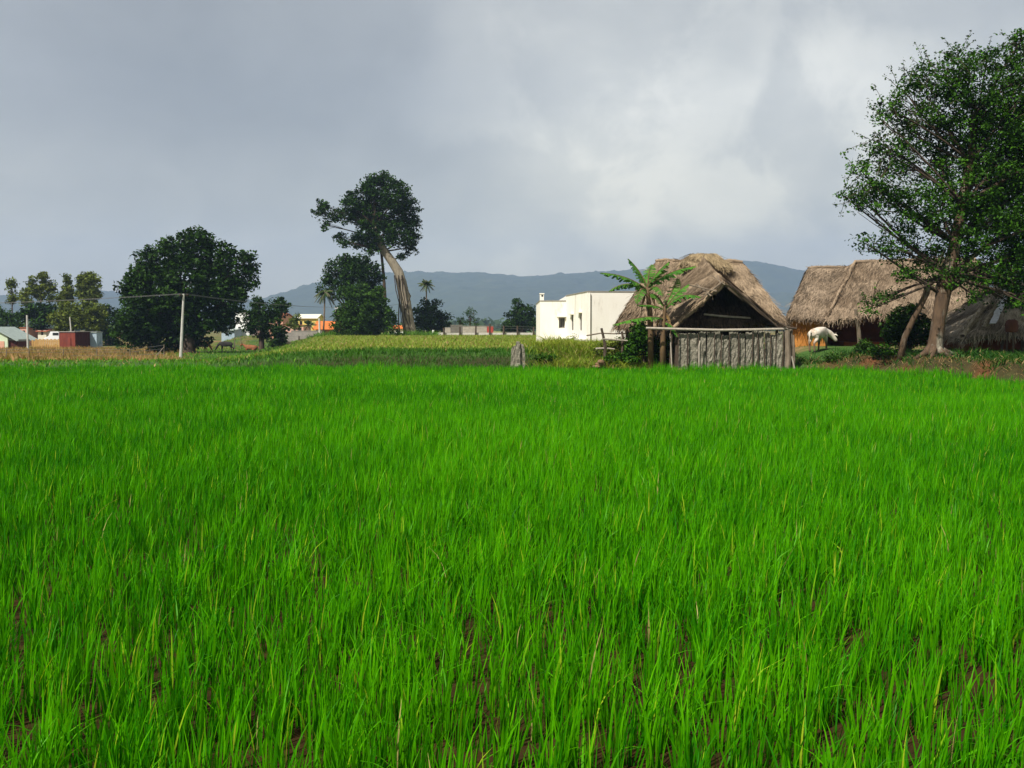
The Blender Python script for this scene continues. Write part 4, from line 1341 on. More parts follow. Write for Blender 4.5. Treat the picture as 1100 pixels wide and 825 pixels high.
def on_side(px):
    # distance along the side wall that is seen at column px
    best = min(range(0, 1001), key=lambda k: abs((c2[0] + (c3[0] - c2[0]) * k / 1000) / (c2[1] + (c3[1] - c2[1]) * k / 1000) - (px - 550) / F))
    return Ls * best / 1000


h1 = (on_side(613.2), on_side(615.8), 1.75, 2.62); h2 = (on_side(622), on_side(624.7), 1.75, 2.68)
q2 = wall_panel(w, c2, c3, zb, zt2, [h1, h2], .16)
wall_panel(w, c3, c4, zb, zt2)
wall_panel(w, c4, (9.6, 69), zb, zt2)
wall_panel(w, (9.6, 69), (c2[0], 69), zb, zt2)
wall_panel(w, (c2[0], 69), cb, zb, zt1)
wall_panel(w, (c2[0], 69), c2, zt1 - .3, zt2)
w.build('wall', M['whitewash'], wh)
rf = MB()
rf.prism([(c1[0] + .05, 60.05), (c2[0] - .02, 60.05), (c2[0] - .02, 68.9), (cb[0] + .08, 68.9)], zt1 - .25, zt1 - .12); rf.prism([(c2[0] + .06, 60), (c3[0] + .06, 53.1), (9.55, 53.7), (9.55, 68.9), (c2[0] + .06, 68.9)], zt2 - .25, zt2 - .12)
rf.build('roof', M['concrete'], wh)
cp = MB()
def cop(p, q, z):
    p = Vector((*p, z)); q = Vector((*q, z)); dv = (q - p).normalized(); n_ = Vector((dv.y, -dv.x, 0))
    cp.slab([p - n_ * .18, p + n_ * .03, q + n_ * .03, q - n_ * .18], (0, 0, .045))
cop(c1, c2, zt1 + .002); cop(cb, c1, zt1 + .002); cop(c2, c3, zt2 + .002); cop(c3, c4, zt2 + .004)
cp.build('coping', M['coping'], wh)
window_in(wh, q1, u0, u1, wz0, wz1, .2, 2)
window_in(wh, q2, *h1, .13, 0, 'dark_hole'); window_in(wh, q2, *h2, .13, 0, 'dark_hole')
# shades above the windows
for (q, h) in ((q1, (u0, u1, wz0, wz1)), (q2, h1), (q2, h2)):
    m_ = MB()
    a, b_ = h[0] - .12, h[1] + .12; z = h[3] + .03
    vs = [q(a, z, -.16), q(b_, z, -.16), q(b_, z + .06, -.16), q(a, z + .06, -.16), q(a, z, .0), q(b_, z, .0), q(b_, z + .06, .0), q(a, z + .06, .0)]
    m_.add(vs, [(0, 1, 2, 3), (7, 6, 5, 4), (1, 0, 4, 5), (2, 1, 5, 6), (3, 2, 6, 7), (0, 3, 7, 4)])
    m_.build('window_shade', M['whitewash'], wh)
ch = MB(); a = P(582, 320, 60.4); ch.box((a.x, 60.35, zt1 + .2), (.24, .3, .45)); ch.box((a.x, 60.35, zt1 + .45), (.30, .36, .06))
chm = ch.build('chimney', M['whitewash'], wh)
MB().box((a.x + .02, 60.192, zt1 + .33), (.10, .012, .1)).build('opening', M['dark_glass'], chm)
pp = MB(); a = P(631.5, 330, 52.95); pp.tube([(c3[0] + .12, c3[1] - .06, zb), (c3[0] + .12, c3[1] - .06, zt2 - .05)], .035, 6); pp.build('drain_pipe', M['whitewash'], wh)
pl_ = MB()
n_ = Vector((c3[1] - c2[1], -(c3[0] - c2[0]), 0)).normalized()
MB().slab([Vector((*c2, .5)) + n_ * .0, Vector((*c2, .5)) + n_ * .25, Vector((*c3, .5)) + n_ * .25, Vector((*c3, .5)) + n_ * .0], (0, 0, .8)).build('plinth', M['whitewash'], wh)

# ------------------------------------------------------------------ long hut on the right
h2o = thing('thatched_hut', 'long low thatched hut with orange mud wall behind the white cow', 'hut', Vector((15.6, 51, gz(15.6, 51))))
HY_ = 49.2
eA = P(846, 339, HY_); eB = P(893, 341, HY_)
rA = P(868, 288, 52.5); rB = P(925, 287, 52.5)
bk = 56.2
q_ = [(eA, eB, rB, rA), ((P(848, 340, bk).x, bk, 2.3), eA, rA, rA), ((eB.x + 1.5, bk, 2.3), (P(848, 340, bk).x, bk, 2.3), rA, rB)]
r = thatch(q_, .22, 190, ca=(.15, .108, .07), cb=(.33, .25, .175), rough=.035, bump_seed=13, cap_lines=[(rA, rB, .10), ((rA[0] + .2, rA[1] - .35, rA[2] - .3), (rB[0] - .2, rB[1] - .35, rB[2] - .3), .035)])
np_obj('roof', *r, M['thatch'], h2o)
w = MB(); zb = gz(15, 50) - .4
wall_panel(w, (P(849, 350, 49.5).x, 49.5), (P(889, 350, 49.5).x, 49.5), zb, 2.52)
wall_panel(w, (P(851, 350, 55.6).x, 55.6), (P(849, 350, 49.5).x, 49.5), zb, 2.5)
wall_panel(w, (P(889, 350, 49.5).x, 49.5), (P(889, 350, 49.5).x, 52.2), zb, 2.5)
w.build('wall', M['mud_wall'], h2o)

h3o = thing('thatched_hut', 'larger thatched hut with deep dark veranda behind the near tree', 'hut', Vector((19.5, 51, gz(19.5, 51))))
eC = P(886, 345, 48.9); eM = P(930, 338, 48.7); eD = P(1068, 340, 48.5)
rC = P(919, 281.5, 52.3); rD = P(1048, 279, 52.3)
q_ = [(eC, eM, P(950, 280.5, 52.3), rC), (eM, eD, rD, P(950, 280.5, 52.3)), ((eC.x - .1, 56, 2.3), eC, rC, rC), (eD, (eD.x, 56, 2.3), rD, rD), ((eD.x, 56, 2.3), (eC.x, 56, 2.3), rC, rD)]
r = thatch(q_, .26, 190, ca=(.14, .098, .062), cb=(.32, .24, .165), rough=.04, bump_seed=23, cap_lines=[(rC, rD, .12), (np.array(eC) + (.0, -.02, .06), np.array(rC) + (0, -.03, .02), .09)])
np_obj('roof', *r, M['thatch'], h3o)
w = MB(); zb = gz(19, 51) - .4
wx0 = P(890, 350, 52.2).x; wx1 = eD.x - .5
dh = (P(955, 350, 52.2).x - wx0, P(968, 350, 52.2).x - wx0, zb + .01, 2.3)
q = wall_panel(w, (wx0, 52.2), (wx1, 52.2), zb, 3.4, [dh], .2)
wall_panel(w, (wx1, 52.2), (wx1, 55.5), zb, 2.5)
wall_panel(w, (wx1, 55.5), (wx0, 55.5), zb, 2.5)
wall_panel(w, (wx0, 55.5), (wx0, 52.2), zb, 2.5)
w.build('wall', M['mud_wall_red'], h3o)
MB().box(((wx0 + (dh[0] + dh[1]) / 2), 52.42, (zb + 2.3) / 2), (dh[1] - dh[0], .04, 2.3 - zb)).build('door', M['timber_dark'], h3o)
MB().box(((wx0 + wx1) / 2, 50.9, gz(19, 51) + .02), (wx1 - wx0, 2.4, .3)).build('veranda_floor', M['mud_wall_red'], h3o)
for (p0, p1) in (((924, 369), (919, 332)), ((985, 369), (985, 336)), ((1040, 369), (1040, 336))):
    a = G(p0[0], 48.9); c = P(p1[0], p1[1], 48.6)
    o = MB().tube([a - Vector((0, 0, .1)), a.lerp(c, .45) + Vector((.03, 0, 0)), a.lerp(c, .7), c], [.11, .10, .09, .08], 8, wob=.1).build('post', M['timber'], h3o)

# low shed at the far right
h4o = thing('thatched_shed', 'low collapsing thatched shed at the right edge under the tree', 'shed', Vector((19.8, 41.5, gz(19.8, 41.5))))
sA = P(1033, 364, 40.6); sB = P(1180, 361, 40.2); sR1 = P(1076, 304, 43); sR2 = P(1180, 300, 43)
q_ = [(sA, P(1075, 357, 40.5), P(1085, 304, 43), sR1), (P(1075, 357, 40.5), sB, sR2, P(1085, 304, 43)), ((sA.x + .4, 46, 1.9), sA, sR1, sR1), (sB, (sB.x + .5, 46, 1.9), sR2, sR2), ((sB.x + .5, 46, 1.9), (sA.x + .4, 46, 1.9), sR1, sR2)]
r = thatch(q_, .28, 210, ca=(.24, .19, .13), cb=(.50, .43, .33), rough=.14, bump_seed=33, cap_lines=[(np.array(sA) + (0, -.05, .1), np.array(sR1), .13), (np.array(P(1056, 352, 40.5)), np.array(P(1079, 315, 42.3)), .08)])
np_obj('roof', *r, M['thatch'], h4o)
# plastic strip on the roof
mb = MB(); n = 9; vs = []
c0 = P(1063, 350, 40.5) ; c1_ = P(1081, 311, 42.4)
for i in range(n + 1):
    t = i / n
    c = c0.lerp(c1_, t) + Vector((random.uniform(-.03, .03), -.30 + random.uniform(-.02, .02), .10))
    wv = Vector((.12 + random.uniform(-.04, .05), -.02, .0))
    vs += [c - wv, c + wv, c + wv + Vector((0, .03, -.02)), c - wv + Vector((0, .03, -.02))]
fs = []
for i in range(n):
    for k in range(4):
        fs.append((i * 4 + k, i * 4 + (k + 1) % 4, i * 4 + 4 + (k + 1) % 4, i * 4 + 4 + k))
fs += [(0, 1, 2, 3), (n * 4 + 3, n * 4 + 2, n * 4 + 1, n * 4)]
mb.add(vs, fs)
tag(mb.build('plastic_sheet', M['plastic'], origin=c0), 'crumpled pale plastic strip draped on the low shed thatch', 'plastic sheet')
w = MB(); zb = gz(20, 42) - .4
wall_panel(w, (sA.x + .7, 42.3), (sB.x, 42.3), zb, 1.95); wall_panel(w, (sA.x + .7, 45.6), (sA.x + .7, 42.3), zb, 1.9); wall_panel(w, (sB.x, 42.3), (sB.x, 45.6), zb, 1.9)
w.build('wall', M['mud_wall_red'], h4o)
for px in (1046, 1076, 1098):
    a = G(px, 40.9)
    MB().tube([a - Vector((0, 0, .1)), (a.x + .02, 40.9, 1.62)], [.055, .05], 7, wob=.1).build('post', M['timber_dark'], h4o)
# red brown bin on legs
a = G(1086, 39.9)
bn = thing('storage_bin', 'red brown rounded bin on short legs before the low shed', 'bin', a)
mb = MB(); z0 = P(1086, 357, 39.9).z; z1 = P(1086, 343, 39.9).z
mb.tube([(a.x, a.y, z0), (a.x, a.y, z0 + .06), (a.x, a.y, z0 + (z1 - z0) * .5), (a.x, a.y, z1 - .07), (a.x, a.y, z1)], [.20, .235, .245, .21, .11], 16)
mb.build('body', M['clay'], bn, smooth=True)
for k in range(3):
    an = 2.1 * k + .5
    MB().tube([(a.x + .17 * math.cos(an), a.y + .17 * math.sin(an), a.z - .08), (a.x + .13 * math.cos(an), a.y + .13 * math.sin(an), z0 + .05)], .04, 6).build('leg', M['timber_dark'], bn)
# pale rail and dark opening frame beside tree trunk
rl_ = thing('hurdle', 'pale horizontal pole on two dark posts right of the near trunk', 'rail', G(1020, 44.5))
for px in (1013, 1025):
    a = G(px, 44.5); MB().tube([a - Vector((0, 0, .1)), P(px, 336 if px == 1025 else 343, 44.5)], [.09 if px == 1025 else .05, .08 if px == 1025 else .045], 7, wob=.1).build('post', M['timber_dark'], rl_)
MB().tube([P(1009, 345.5, 44.35), P(1028, 344.5, 44.35)], [.05, .045], 7, wob=.08).build('rail', M['timber_pale'], rl_)


# ------------------------------------------------------------------ cattle
def cow(label, loc, heading, sc, hide, pose, legmat=None, group=None, belly=1.0, turn=0.):
    root = thing('cow', label, 'cow', Vector((0, 0, 0)), group)
    lie = pose == 'lie'
    dz = -.52 if lie else 0
    J = []; E = []
    def j(p, r, par=None, z=True):
        J.append((p[0], p[1], p[2] + (dz if z else 0), r)); i = len(J) - 1
        if par is not None: E.append((par, i))
        return i
    pel = j((-.58, 0, .98), .25)
    rump = j((-.80, 0, .96), .15, pel)
    mid = j((-.05, 0, .90), .30 * belly, pel)
    che = j((.42, 0, .93), .28, mid)
    hump = j((.47, 0, 1.20), .12, che)
    nb = j((.68, 0, 1.0), .22, che)
    if pose == 'graze':
        n1 = j((.95, 0, .78), .14, nb); po = j((1.10, 0, .50), .115, n1); fc = j((1.20, 0, .32), .085, po); mz = j((1.27, 0, .17), .06, fc)
    elif pose == 'low':
        n1 = j((.85, -.10 * turn, .93), .19, nb); po = j((1.0, -.24 * turn, .82), .15, n1); fc = j((1.10, -.36 * turn, .62), .115, po); mz = j((1.15, -.43 * turn, .47), .085, fc)
    else:
        n1 = j((.92, 0, 1.14), .145, nb); po = j((1.10, 0, 1.26), .12, n1); fc = j((1.30, 0, 1.16), .088, po); mz = j((1.44, 0, 1.08), .062, fc)
    for s in (-1, 1):
        if lie:
            a = j((-.48, s * .22, .72), .15, pel); k = j((-.18, s * .34, .62), .10, a); h = j((-.50, s * .38, .58), .055, k); j((-.25, s * .40, .56), .045, h)
            a = j((.45, s * .17, .72), .13, che); k = j((.66, s * .2, .60), .07, a); j((.42, s * .22, .57), .05, k)
        else:
            st = .09 * s
            a = j((-.60, s * .15, .80), .17, pel); k = j((-.50 + st * .3, s * .18, .62), .11, a); h = j((-.74 + st, s * .17, .43), .058, k); f = j((-.70 + st, s * .17, .12), .042, h); j((-.66 + st, s * .17, .025), .052, f)
            a = j((.46, s * .14, .74), .14, che); k = j((.45 - st * .4, s * .16, .58), .09, a); h = j((.48 - st, s * .16, .36), .055, k); f = j((.46 - st, s * .16, .11), .040, h); j((.50 - st, s * .16, .025), .050, f)
    rot = Matrix.Rotation(heading, 4, 'Z')
    bm = bmesh.new(); sl = bm.verts.layers.skin.verify()
    vs = []
    for (x, y, z, r) in J:
        v = bm.verts.new(rot @ Vector((x * sc, y * sc, z * sc))); v[sl].radius = (r * sc, r * sc); vs.append(v)
    vs[0][sl].use_root = True
    for a, b_ in E: bm.edges.new((vs[a], vs[b_]))
    me = bpy.data.meshes.new('body'); bm.to_mesh(me); bm.free()
    tmp = bpy.data.objects.new('body', me); COL.objects.link(tmp)
    sk = tmp.modifiers.new('skin', 'SKIN'); sk.use_smooth_shade = True
    sb = tmp.modifiers.new('sub', 'SUBSURF'); sb.levels = 2; sb.render_levels = 2
    dg = bpy.context.evaluated_depsgraph_get(); dg.update()
    me2 = bpy.data.meshes.new_from_object(tmp.evaluated_get(dg))
    bpy.data.objects.remove(tmp)
    for p in me2.polygons: p.use_smooth = True
    me2.materials.clear()
    link('body', me2, M[hide], root)
    def T(p): return rot @ Vector((p[0] * sc, p[1] * sc, (p[2] + dz) * sc))
    hp = Vector(J[po][:3]) - Vector((0, 0, dz)); fp = Vector(J[fc][:3]) - Vector((0, 0, dz))
    ax = (fp - hp).normalized(); upv = Vector((-ax.z, 0, ax.x))
    if upv.z < 0 and abs(upv.z) > .5: upv = -upv
    for s in (-1, 1):
        b0 = hp + upv * .08 + Vector((0, s * .06, 0)) - ax * .03
        MB().tube([T(b0), T(b0 + Vector((0, s * .10, 0)) + upv * .08), T(b0 + Vector((0, s * .13, 0)) + upv * .22)], [.03 * sc, .022 * sc, .006 * sc], 7).build('horn', M['horn'], root, smooth=True)
        e0 = hp + Vector((0, s * .09, 0)) + upv * .02
        m_ = MB(); e1 = e0 + Vector((0, s * .13, -.02)) - ax * .03; e2 = e0 + Vector((0, s * .22, -.07))
        m_.tube([T(e0), T(e1), T(e2)], [.022 * sc, .05 * sc, .01 * sc], 7); m_.build('ear', M[hide], root, smooth=True)
        ey = hp.lerp(fp, .45) + Vector((0, s * .088, 0)) + upv * .035
        m_ = MB(); rock(m_, T(ey), (.018 * sc,) * 3); m_.build('eye', M['horn'], root, smooth=True)
    tl = MB(); tl.tube([T((-.86, 0, 1.02)), T((-.95, .02, .9)), T((-.95, .03, .62)), T((-.93, .03, .42)), T((-.93, .03, .30))] if not lie else [T((-.86, 0, 1.0)), T((-.97, .06, .8)), T((-.99, .12, .6))], [.04 * sc, .028 * sc, .02 * sc, .04 * sc, .01 * sc] if not lie else [.04 * sc, .028 * sc, .03 * sc], 7)
    tl.build('tail', M[legmat or hide], root, smooth=True)
    if not lie:
        for i, (x, y, z, r) in enumerate(J):
            if abs(z - .025) < 1e-6:
                MB().tube([T((x, y, .0)), T((x - .01, y, .06))], [.056 * sc, .046 * sc], 8).build('hoof', M['hoof'], root, smooth=True)
    if legmat == 'udder': pass
    root.location = loc
    return root


CG = 'cattle on the left meadow'
c_ = G(879, 46)
cow('white cow standing with lowered head before the orange mud wall', c_, R(48), .92, 'hide_white', 'low', turn=1.0)
cow('brown cow grazing half hidden beside the broad tree trunk', G(216, 118), R(20), 1.0, 'hide_brown', 'graze', group=CG, belly=1.2)
cow('black cow grazing with its head to the left', G(243, 121), R(188), 1.0, 'hide_black', 'graze', group=CG, belly=1.2)
cow('orange brown cow lying on the grass under the small tree', G(270, 126), R(172), 1.05, 'hide_brown', 'lie', group=CG)
cow('pale tan calf lying before the compound wall', G(308, 128), R(185), .72, 'hide_tan', 'lie', group=CG)

# ------------------------------------------------------------------ pole and wires
pb = G(194, 93)
up = thing('utility_pole', 'slim pale concrete utility pole carrying the wires beside the broad tree', 'pole', pb)
pt = P(197.3, 315.5, 93)
MB().tube([pb - Vector((0, 0, .2)), pb.lerp(pt, .5), pt], [.15, .12, .09], 8).build('shaft', M['concrete'], up)
cr = MB(); cr.box((pt.x, pt.y, pt.z - .18), (.9, .09, .09), .9); cr.build('crossarm', M['timber_dark'], up)
ins = []
for s in (-1, 1):
    q = Vector((pt.x + s * .38 * math.cos(.9), pt.y + s * .38 * math.sin(.9), pt.z - .08))
    MB().tube([q - Vector((0, 0, .06)), q, q + Vector((0, 0, .07))], [.03, .05, .025], 7).build('insulator', M['porcelain'], up)
    ins.append(q + Vector((0, 0, .07)))
# the next pole stands behind the giant trunk, the one before stands outside the picture
p2 = G(437, 158); t2 = P(437, 326, 158)
u2 = thing('utility_pole', 'far utility pole hidden behind the leaning pale trunk', 'pole', p2)
MB().tube([p2 - Vector((0, 0, .2)), t2], [.15, .1], 8).build('shaft', M['concrete'], u2)
p3 = Vector((-82, 98, gz(-82, 98))); t3 = Vector((-82, 98, 4.0))
u3 = thing('utility_pole', 'utility pole outside the left edge of the picture', 'pole', p3)
MB().tube([p3 - Vector((0, 0, .2)), t3], [.15, .1], 8).build('shaft', M['concrete'], u3)
wl = MB()
for q, s in zip(ins, (-1, 1)):
    for e, sag in ((t2 + Vector((s * .2, 0, 0)), .9), (t3 + Vector((0, s * .2, 0)), .5)):
        pts = []
        for i in range(21):
            t = i / 20
            p = q.lerp(e, t); p.z -= sag * 4 * t * (1 - t); pts.append(p)
        wl.tube(pts, .013, 4)
tag(wl.build('power_lines', M['wire'], origin=pt), 'thin overhead wires running both ways from the utility pole', 'wire')

cpole = G(30, 132)
o = MB().tube([cpole - Vector((0, 0, .2)), P(29, 338.5, 132)], [.14, .12], 8).build('concrete_post', M['concrete'], origin=cpole)
tag(o, 'upright pale concrete post beside the mint house', 'post')
cpole = G(78, 150)
o = MB().tube([cpole - Vector((0, 0, .2)), P(75, 340.5, 150)], [.11, .09], 8).build('concrete_post', M['concrete'], origin=cpole)
tag(o, 'leaning pale post rising behind the rusty container', 'post')
cpole = G(343.5, 144)
o = MB().tube([cpole - Vector((0, 0, .2)), P(343, 342, 144)], [.16, .14], 8).build('concrete_post', M['concrete'], origin=cpole)
tag(o, 'pale concrete post before the orange roof', 'post')


# ------------------------------------------------------------------ fences
def wire_fence(label, pts, Y, py_top, rp, mat='timber_dark', wires=(.35, .7, .95)):
    b_ = G(pts[0], Y if not hasattr(Y, '__len__') else Y[0])
    f = thing('wire_fence', label, 'fence', b_)
    tops = []
    for i, px in enumerate(pts):
        yy = Y if not hasattr(Y, '__len__') else Y[i]
        a = G(px, yy); c = P(px + random.uniform(-.4, .4), py_top if not hasattr(py_top, '__len__') else py_top[i], yy)
        MB().tube([a - Vector((0, 0, .15)), c], [rp, rp * .85], 6, wob=.08).build('post', M[mat], f)
        tops.append((a, c))
    w_ = MB()
    for (a, c), (a2, c2_) in zip(tops, tops[1:]):
        for k in wires:
            w_.tube([a.lerp(c, k), a2.lerp(c2_, k)], .012, 4)
    w_.build('wire', M['wire'], f)
    return f


wire_fence('thin wire fence crossing the brown dry grass', [-30, 7, 31, 68, 104, 140, 176], [88, 88, 88, 90, 92, 92, 93], [375] * 6 + [370], .05, 'timber')
o = MB().tube([G(165, 91.5), P(176, 373, 93)], [.05, .045], 6).build('fence_brace', M['timber'], origin=G(165, 91.5))
tag(o, 'slanting wooden brace of the meadow fence corner', 'brace')
wire_fence('short dark wire fence in front of the compound wall', [306, 321, 337, 352], 138, 361, .09)
wire_fence('thin wire fence with tall posts right of the grazing black cow', [252, 259, 281, 291], 132, 362, .06, 'timber')
wire_fence('tall dark iron post fence along the far edge of straw field', [477, 494, 511, 526, 541, 556, 573, 592], 141, [352, 351, 350, 348, 350, 350, 351, 351], .13)
# low kerb wall below the fence
a = G(464, 141.4); c = G(596, 141.4)
o = MB().box(((a.x + c.x) / 2, 141.4, a.z + .14), (c.x - a.x, .25, .5)).build('low_wall', M['concrete'], origin=a)
tag(o, 'low pale kerb wall along the far edge of straw field', 'wall')


def block_wall(label, segs, Y, group=None):
    """segs: (px0, px1, py_top, material)"""
    b_ = G(segs[0][0], Y); t = thing('boundary_wall', label, 'wall', b_)
    for (p0, p1, pt_, m_) in segs:
        a = G(p0, Y); c = G(p1, Y); zt = P((p0 + p1) / 2, pt_, Y).z; z0 = min(a.z, c.z) - .3
        MB().box(((a.x + c.x) / 2, Y, (z0 + zt) / 2), (c.x - a.x - .02, .22, zt - z0)).build('panel', M[m_], t)
        MB().box(((a.x + c.x) / 2, Y, zt + .03), (c.x - a.x + .0, .3, .06)).build('coping', M['coping'], t)
    return t


block_wall('long grey blockwork compound wall at the end of the meadow', [(299, 313, 357.5, 'blockwork'), (313, 346, 355.5, 'blockwork'), (346, 353, 358, 'blockwork')], 146)
block_wall('patchy grey boundary wall behind the iron posts', [(478, 484, 352, 'blockwork_pale'), (484, 497, 349.5, 'blockwork_dark'), (497, 523, 350.5, 'blockwork_pale'), (523, 530, 350.5, 'red_paint')], 146)
block_wall('low white wall stub left of the boundary wall', [(465, 477, 357.5, 'wall_white')], 147)
a = G(465.5, 143); tag(MB().tube([a, P(465.5, 354.5, 143)], [.16, .15], 8).build('white_post', M['wall_white'], origin=a), 'short white post beside the low white wall stub', 'post')


# ------------------------------------------------------------------ distant buildings
def house(name, label, cat, px0, px1, py_wall, Y, depth, wall, roof=None, py_roof=None, roof_over=.3, holes=(), flat_trim='coping'):
    """block with real openings; holes: (fraction0, fraction1, py0, py1); roof 'gable' ridge along x when py_roof is set"""
    a = G(px0, Y); c = G(px1, Y); zt = P(px0, py_wall, Y).z; z0 = min(a.z, c.z) - .3
    t = thing(name, label, cat, Vector(((a.x + c.x) / 2, Y + depth / 2, a.z)))
    L = c.x - a.x
    hs = [(L * f0, L * f1, P(px0, y1, Y).z, P(px0, y0, Y).z) for f0, f1, y0, y1 in holes]
    hs = [(a_, b_, max(za, z0 + .05), zb_) for a_, b_, za, zb_ in hs]
    w = MB()
    q = wall_panel(w, (a.x, Y), (c.x, Y), z0, zt, hs, .2)
    wall_panel(w, (c.x, Y), (c.x, Y + depth), z0, zt); wall_panel(w, (c.x, Y + depth), (a.x, Y + depth), z0, zt); wall_panel(w, (a.x, Y + depth), (a.x, Y), z0, zt)
    if py_roof is not None:
        zr = P(px0, py_roof, Y + depth / 2).z
        for x in (a.x, c.x):
            w.add([(x, Y, zt), (x, Y + depth, zt), (x, Y + depth / 2, zr - .08)], [(0, 1, 2)])
    w.build('wall', M[wall], t)
    for h in hs: window_in(t, q, *h, .18, 0)
    rb = MB()
    if py_roof is None:
        rb.box(((a.x + c.x) / 2, Y + depth / 2, zt + .06), (L + .2, depth + .2, .12))
    else:
        o = roof_over; sl = (zr - zt) / (depth / 2)
        rb.slab([(a.x - o, Y - o, zt - o * sl), (c.x + o, Y - o, zt - o * sl), (c.x + o, Y + depth / 2, zr), (a.x - o, Y + depth / 2, zr)], (0, 0, .1))
        rb.slab([(a.x - o, Y + depth / 2 + .01, zr), (c.x + o, Y + depth / 2 + .01, zr), (c.x + o, Y + depth + o, zt - o * sl), (a.x - o, Y + depth + o, zt - o * sl)], (0, 0, .1))
    rb.build('roof', M[roof or flat_trim], t)
    return t


# mint house at the left edge: gable end with a lean-to
t = thing('village_house', 'small mint house with grey green roof at the left edge', 'house', G(2, 134))
Y = 134
z0 = G(2, Y).z - .3
A = P(-14, 357, Y); Bx = P(8, 361.5, Y)
w = MB()
xl, xr = P(-26, 360, Y).x, P(8, 360, Y).x
zl_, zr2 = P(0, 362, Y).z, P(0, 354.5, Y).z
xm = (xl + xr) / 2
pts = [(xl, z0), (xr, z0), (xr, zl_), (xm, zr2 + .3), (xl, zl_)]
w.add([(x, Y, z) for x, z in pts] + [(x, Y + 6, z) for x, z in pts], [(0, 1, 2, 3, 4), (9, 8, 7, 6, 5), (1, 6, 7, 2), (0, 4, 9, 5)])
w.build('wall', M['wall_mint'], t)
rb = MB()
rb.slab([(xm, Y - .3, zr2 + .36), (xr + 1.35, Y - .3, zl_ - .62 + .05), (xr + 1.35, Y + 6.3, zl_ - .62 + .05), (xm, Y + 6.3, zr2 + .36)], (0, 0, .08))
rb.slab([(xl - .4, Y - .3, zl_ - .1), (xm - .01, Y - .3, zr2 + .36), (xm - .01, Y + 6.3, zr2 + .36), (xl - .4, Y + 6.3, zl_ - .1)], (0, 0, .08))
rb.build('roof', M['roof_green'], t)
MB().box((P(4, 370, Y).x - .55, Y - .02, (z0 + P(0, 366.5, Y).z) / 2), (1.3, .05, P(0, 366.5, Y).z - z0)).build('door', M['wall_salmon'], t)
sh = house('lean_to', 'dark brown plank lean-to beside the mint house', 'shed', 9, 19.5, 365.5, 134.3, 3, 'rust_dark', 'roof_green')
house('village_house', 'pinkish house front glimpsed behind the pale concrete post', 'house', 22, 31, 352.5, 160, 5, 'wall_pink', 'roof_red', None, holes=((.3, .6, 355, 359),))
house('village_house', 'pale gabled house glimpsed under the dark flat tree', 'house', 41, 50, 356, 160, 5, 'wall_cream', 'roof_red', 353.5, holes=((.35, .65, 355, 360),))

# ochre picket fence
pf_ = thing('picket_fence', 'ochre board fence left of the rusty container', 'fence', G(50, 137))
for i in range(15):
    a = G(35 + i * 2.02, 137); c = P(35 + i * 2.02, 364.5 + (.6 if i % 2 else 0) + (1.2 if i < 2 else 0), 137)
    MB().box(((a.x), 137, (a.z + c.z) / 2), (.21, .06, c.z - a.z + .1)).build('board', M['ochre'], pf_)
a = G(35, 137.06); c = G(64, 137.06)
for k in (.35, .95): MB().box(((a.x + c.x) / 2, 137.07, a.z + k), (c.x - a.x, .05, .08)).build('rail', M['ochre'], pf_)

# white van behind the fence
va = G(57, 142)
vn = thing('parked_van', 'white van parked behind the ochre board fence', 'van', va)
X0 = P(50, 360, 142).x; X1 = P(66.5, 360, 142).x; zt = P(0, 356.3, 142).z; zm = P(0, 361.5, 142).z; zl2 = va.z + .35
prof = [(X0, zl2), (X1, zl2), (X1, zt), (X0 + .95, zt), (X0 + .62, zm + .05), (X0, zm - .25)]
b_ = MB(); b_.add([(x, 141.1, z) for x, z in prof] + [(x, 142.9, z) for x, z in prof], [(0, 1, 2, 3, 4, 5), (11, 10, 9, 8, 7, 6)] + [(i, (i + 1) % 6, 6 + (i + 1) % 6, 6 + i) for i in range(6)])
b_.build('body', M['van_paint'], vn, bevel=.05)
MB().box(((X0 + 1.0 + X1) / 2 + .1, 141.09, (zt + zm) / 2 + .02), (X1 - X0 - 1.35, .02, (zt - zm) * .55)).build('window', M['dark_glass'], vn)
for x in (X0 + .45, X1 - .45):
    MB().tube([(x, 141.05, va.z + .3), (x, 141.3, va.z + .3)], .3, 14).build('wheel', M['tyre'], vn)

# rusty container: a corner seen between two sides
cA = G(64, 139); cB = G(81, 137.5); cC = G(94, 139.5); cD = G(104, 140.2)
zt = P(80, 356.8, 138).z; z0 = cB.z - .15
ct = thing('rusty_container', 'rust red metal shed of corrugated sheet in the dry grass', 'shed', cB)


def corr(mb, p, q, z0, z1, step=.25, dep=.06):
    p = Vector((p.x, p.y, 0)); q = Vector((q.x, q.y, 0)); L = (q - p).length; du = (q - p) / L; n_ = Vector((du.y, -du.x, 0))
    k = int(L / step) * 2; vs = []
    for i in range(k + 1):
        o = n_ * (dep if (i // 1) % 2 else 0)
        c = p + du * L * i / k + o
        vs += [c + Vector((0, 0, z0)), c + Vector((0, 0, z1))]
    mb.add(vs, [(2 * i, 2 * i + 2, 2 * i + 3, 2 * i + 1) for i in range(k)])


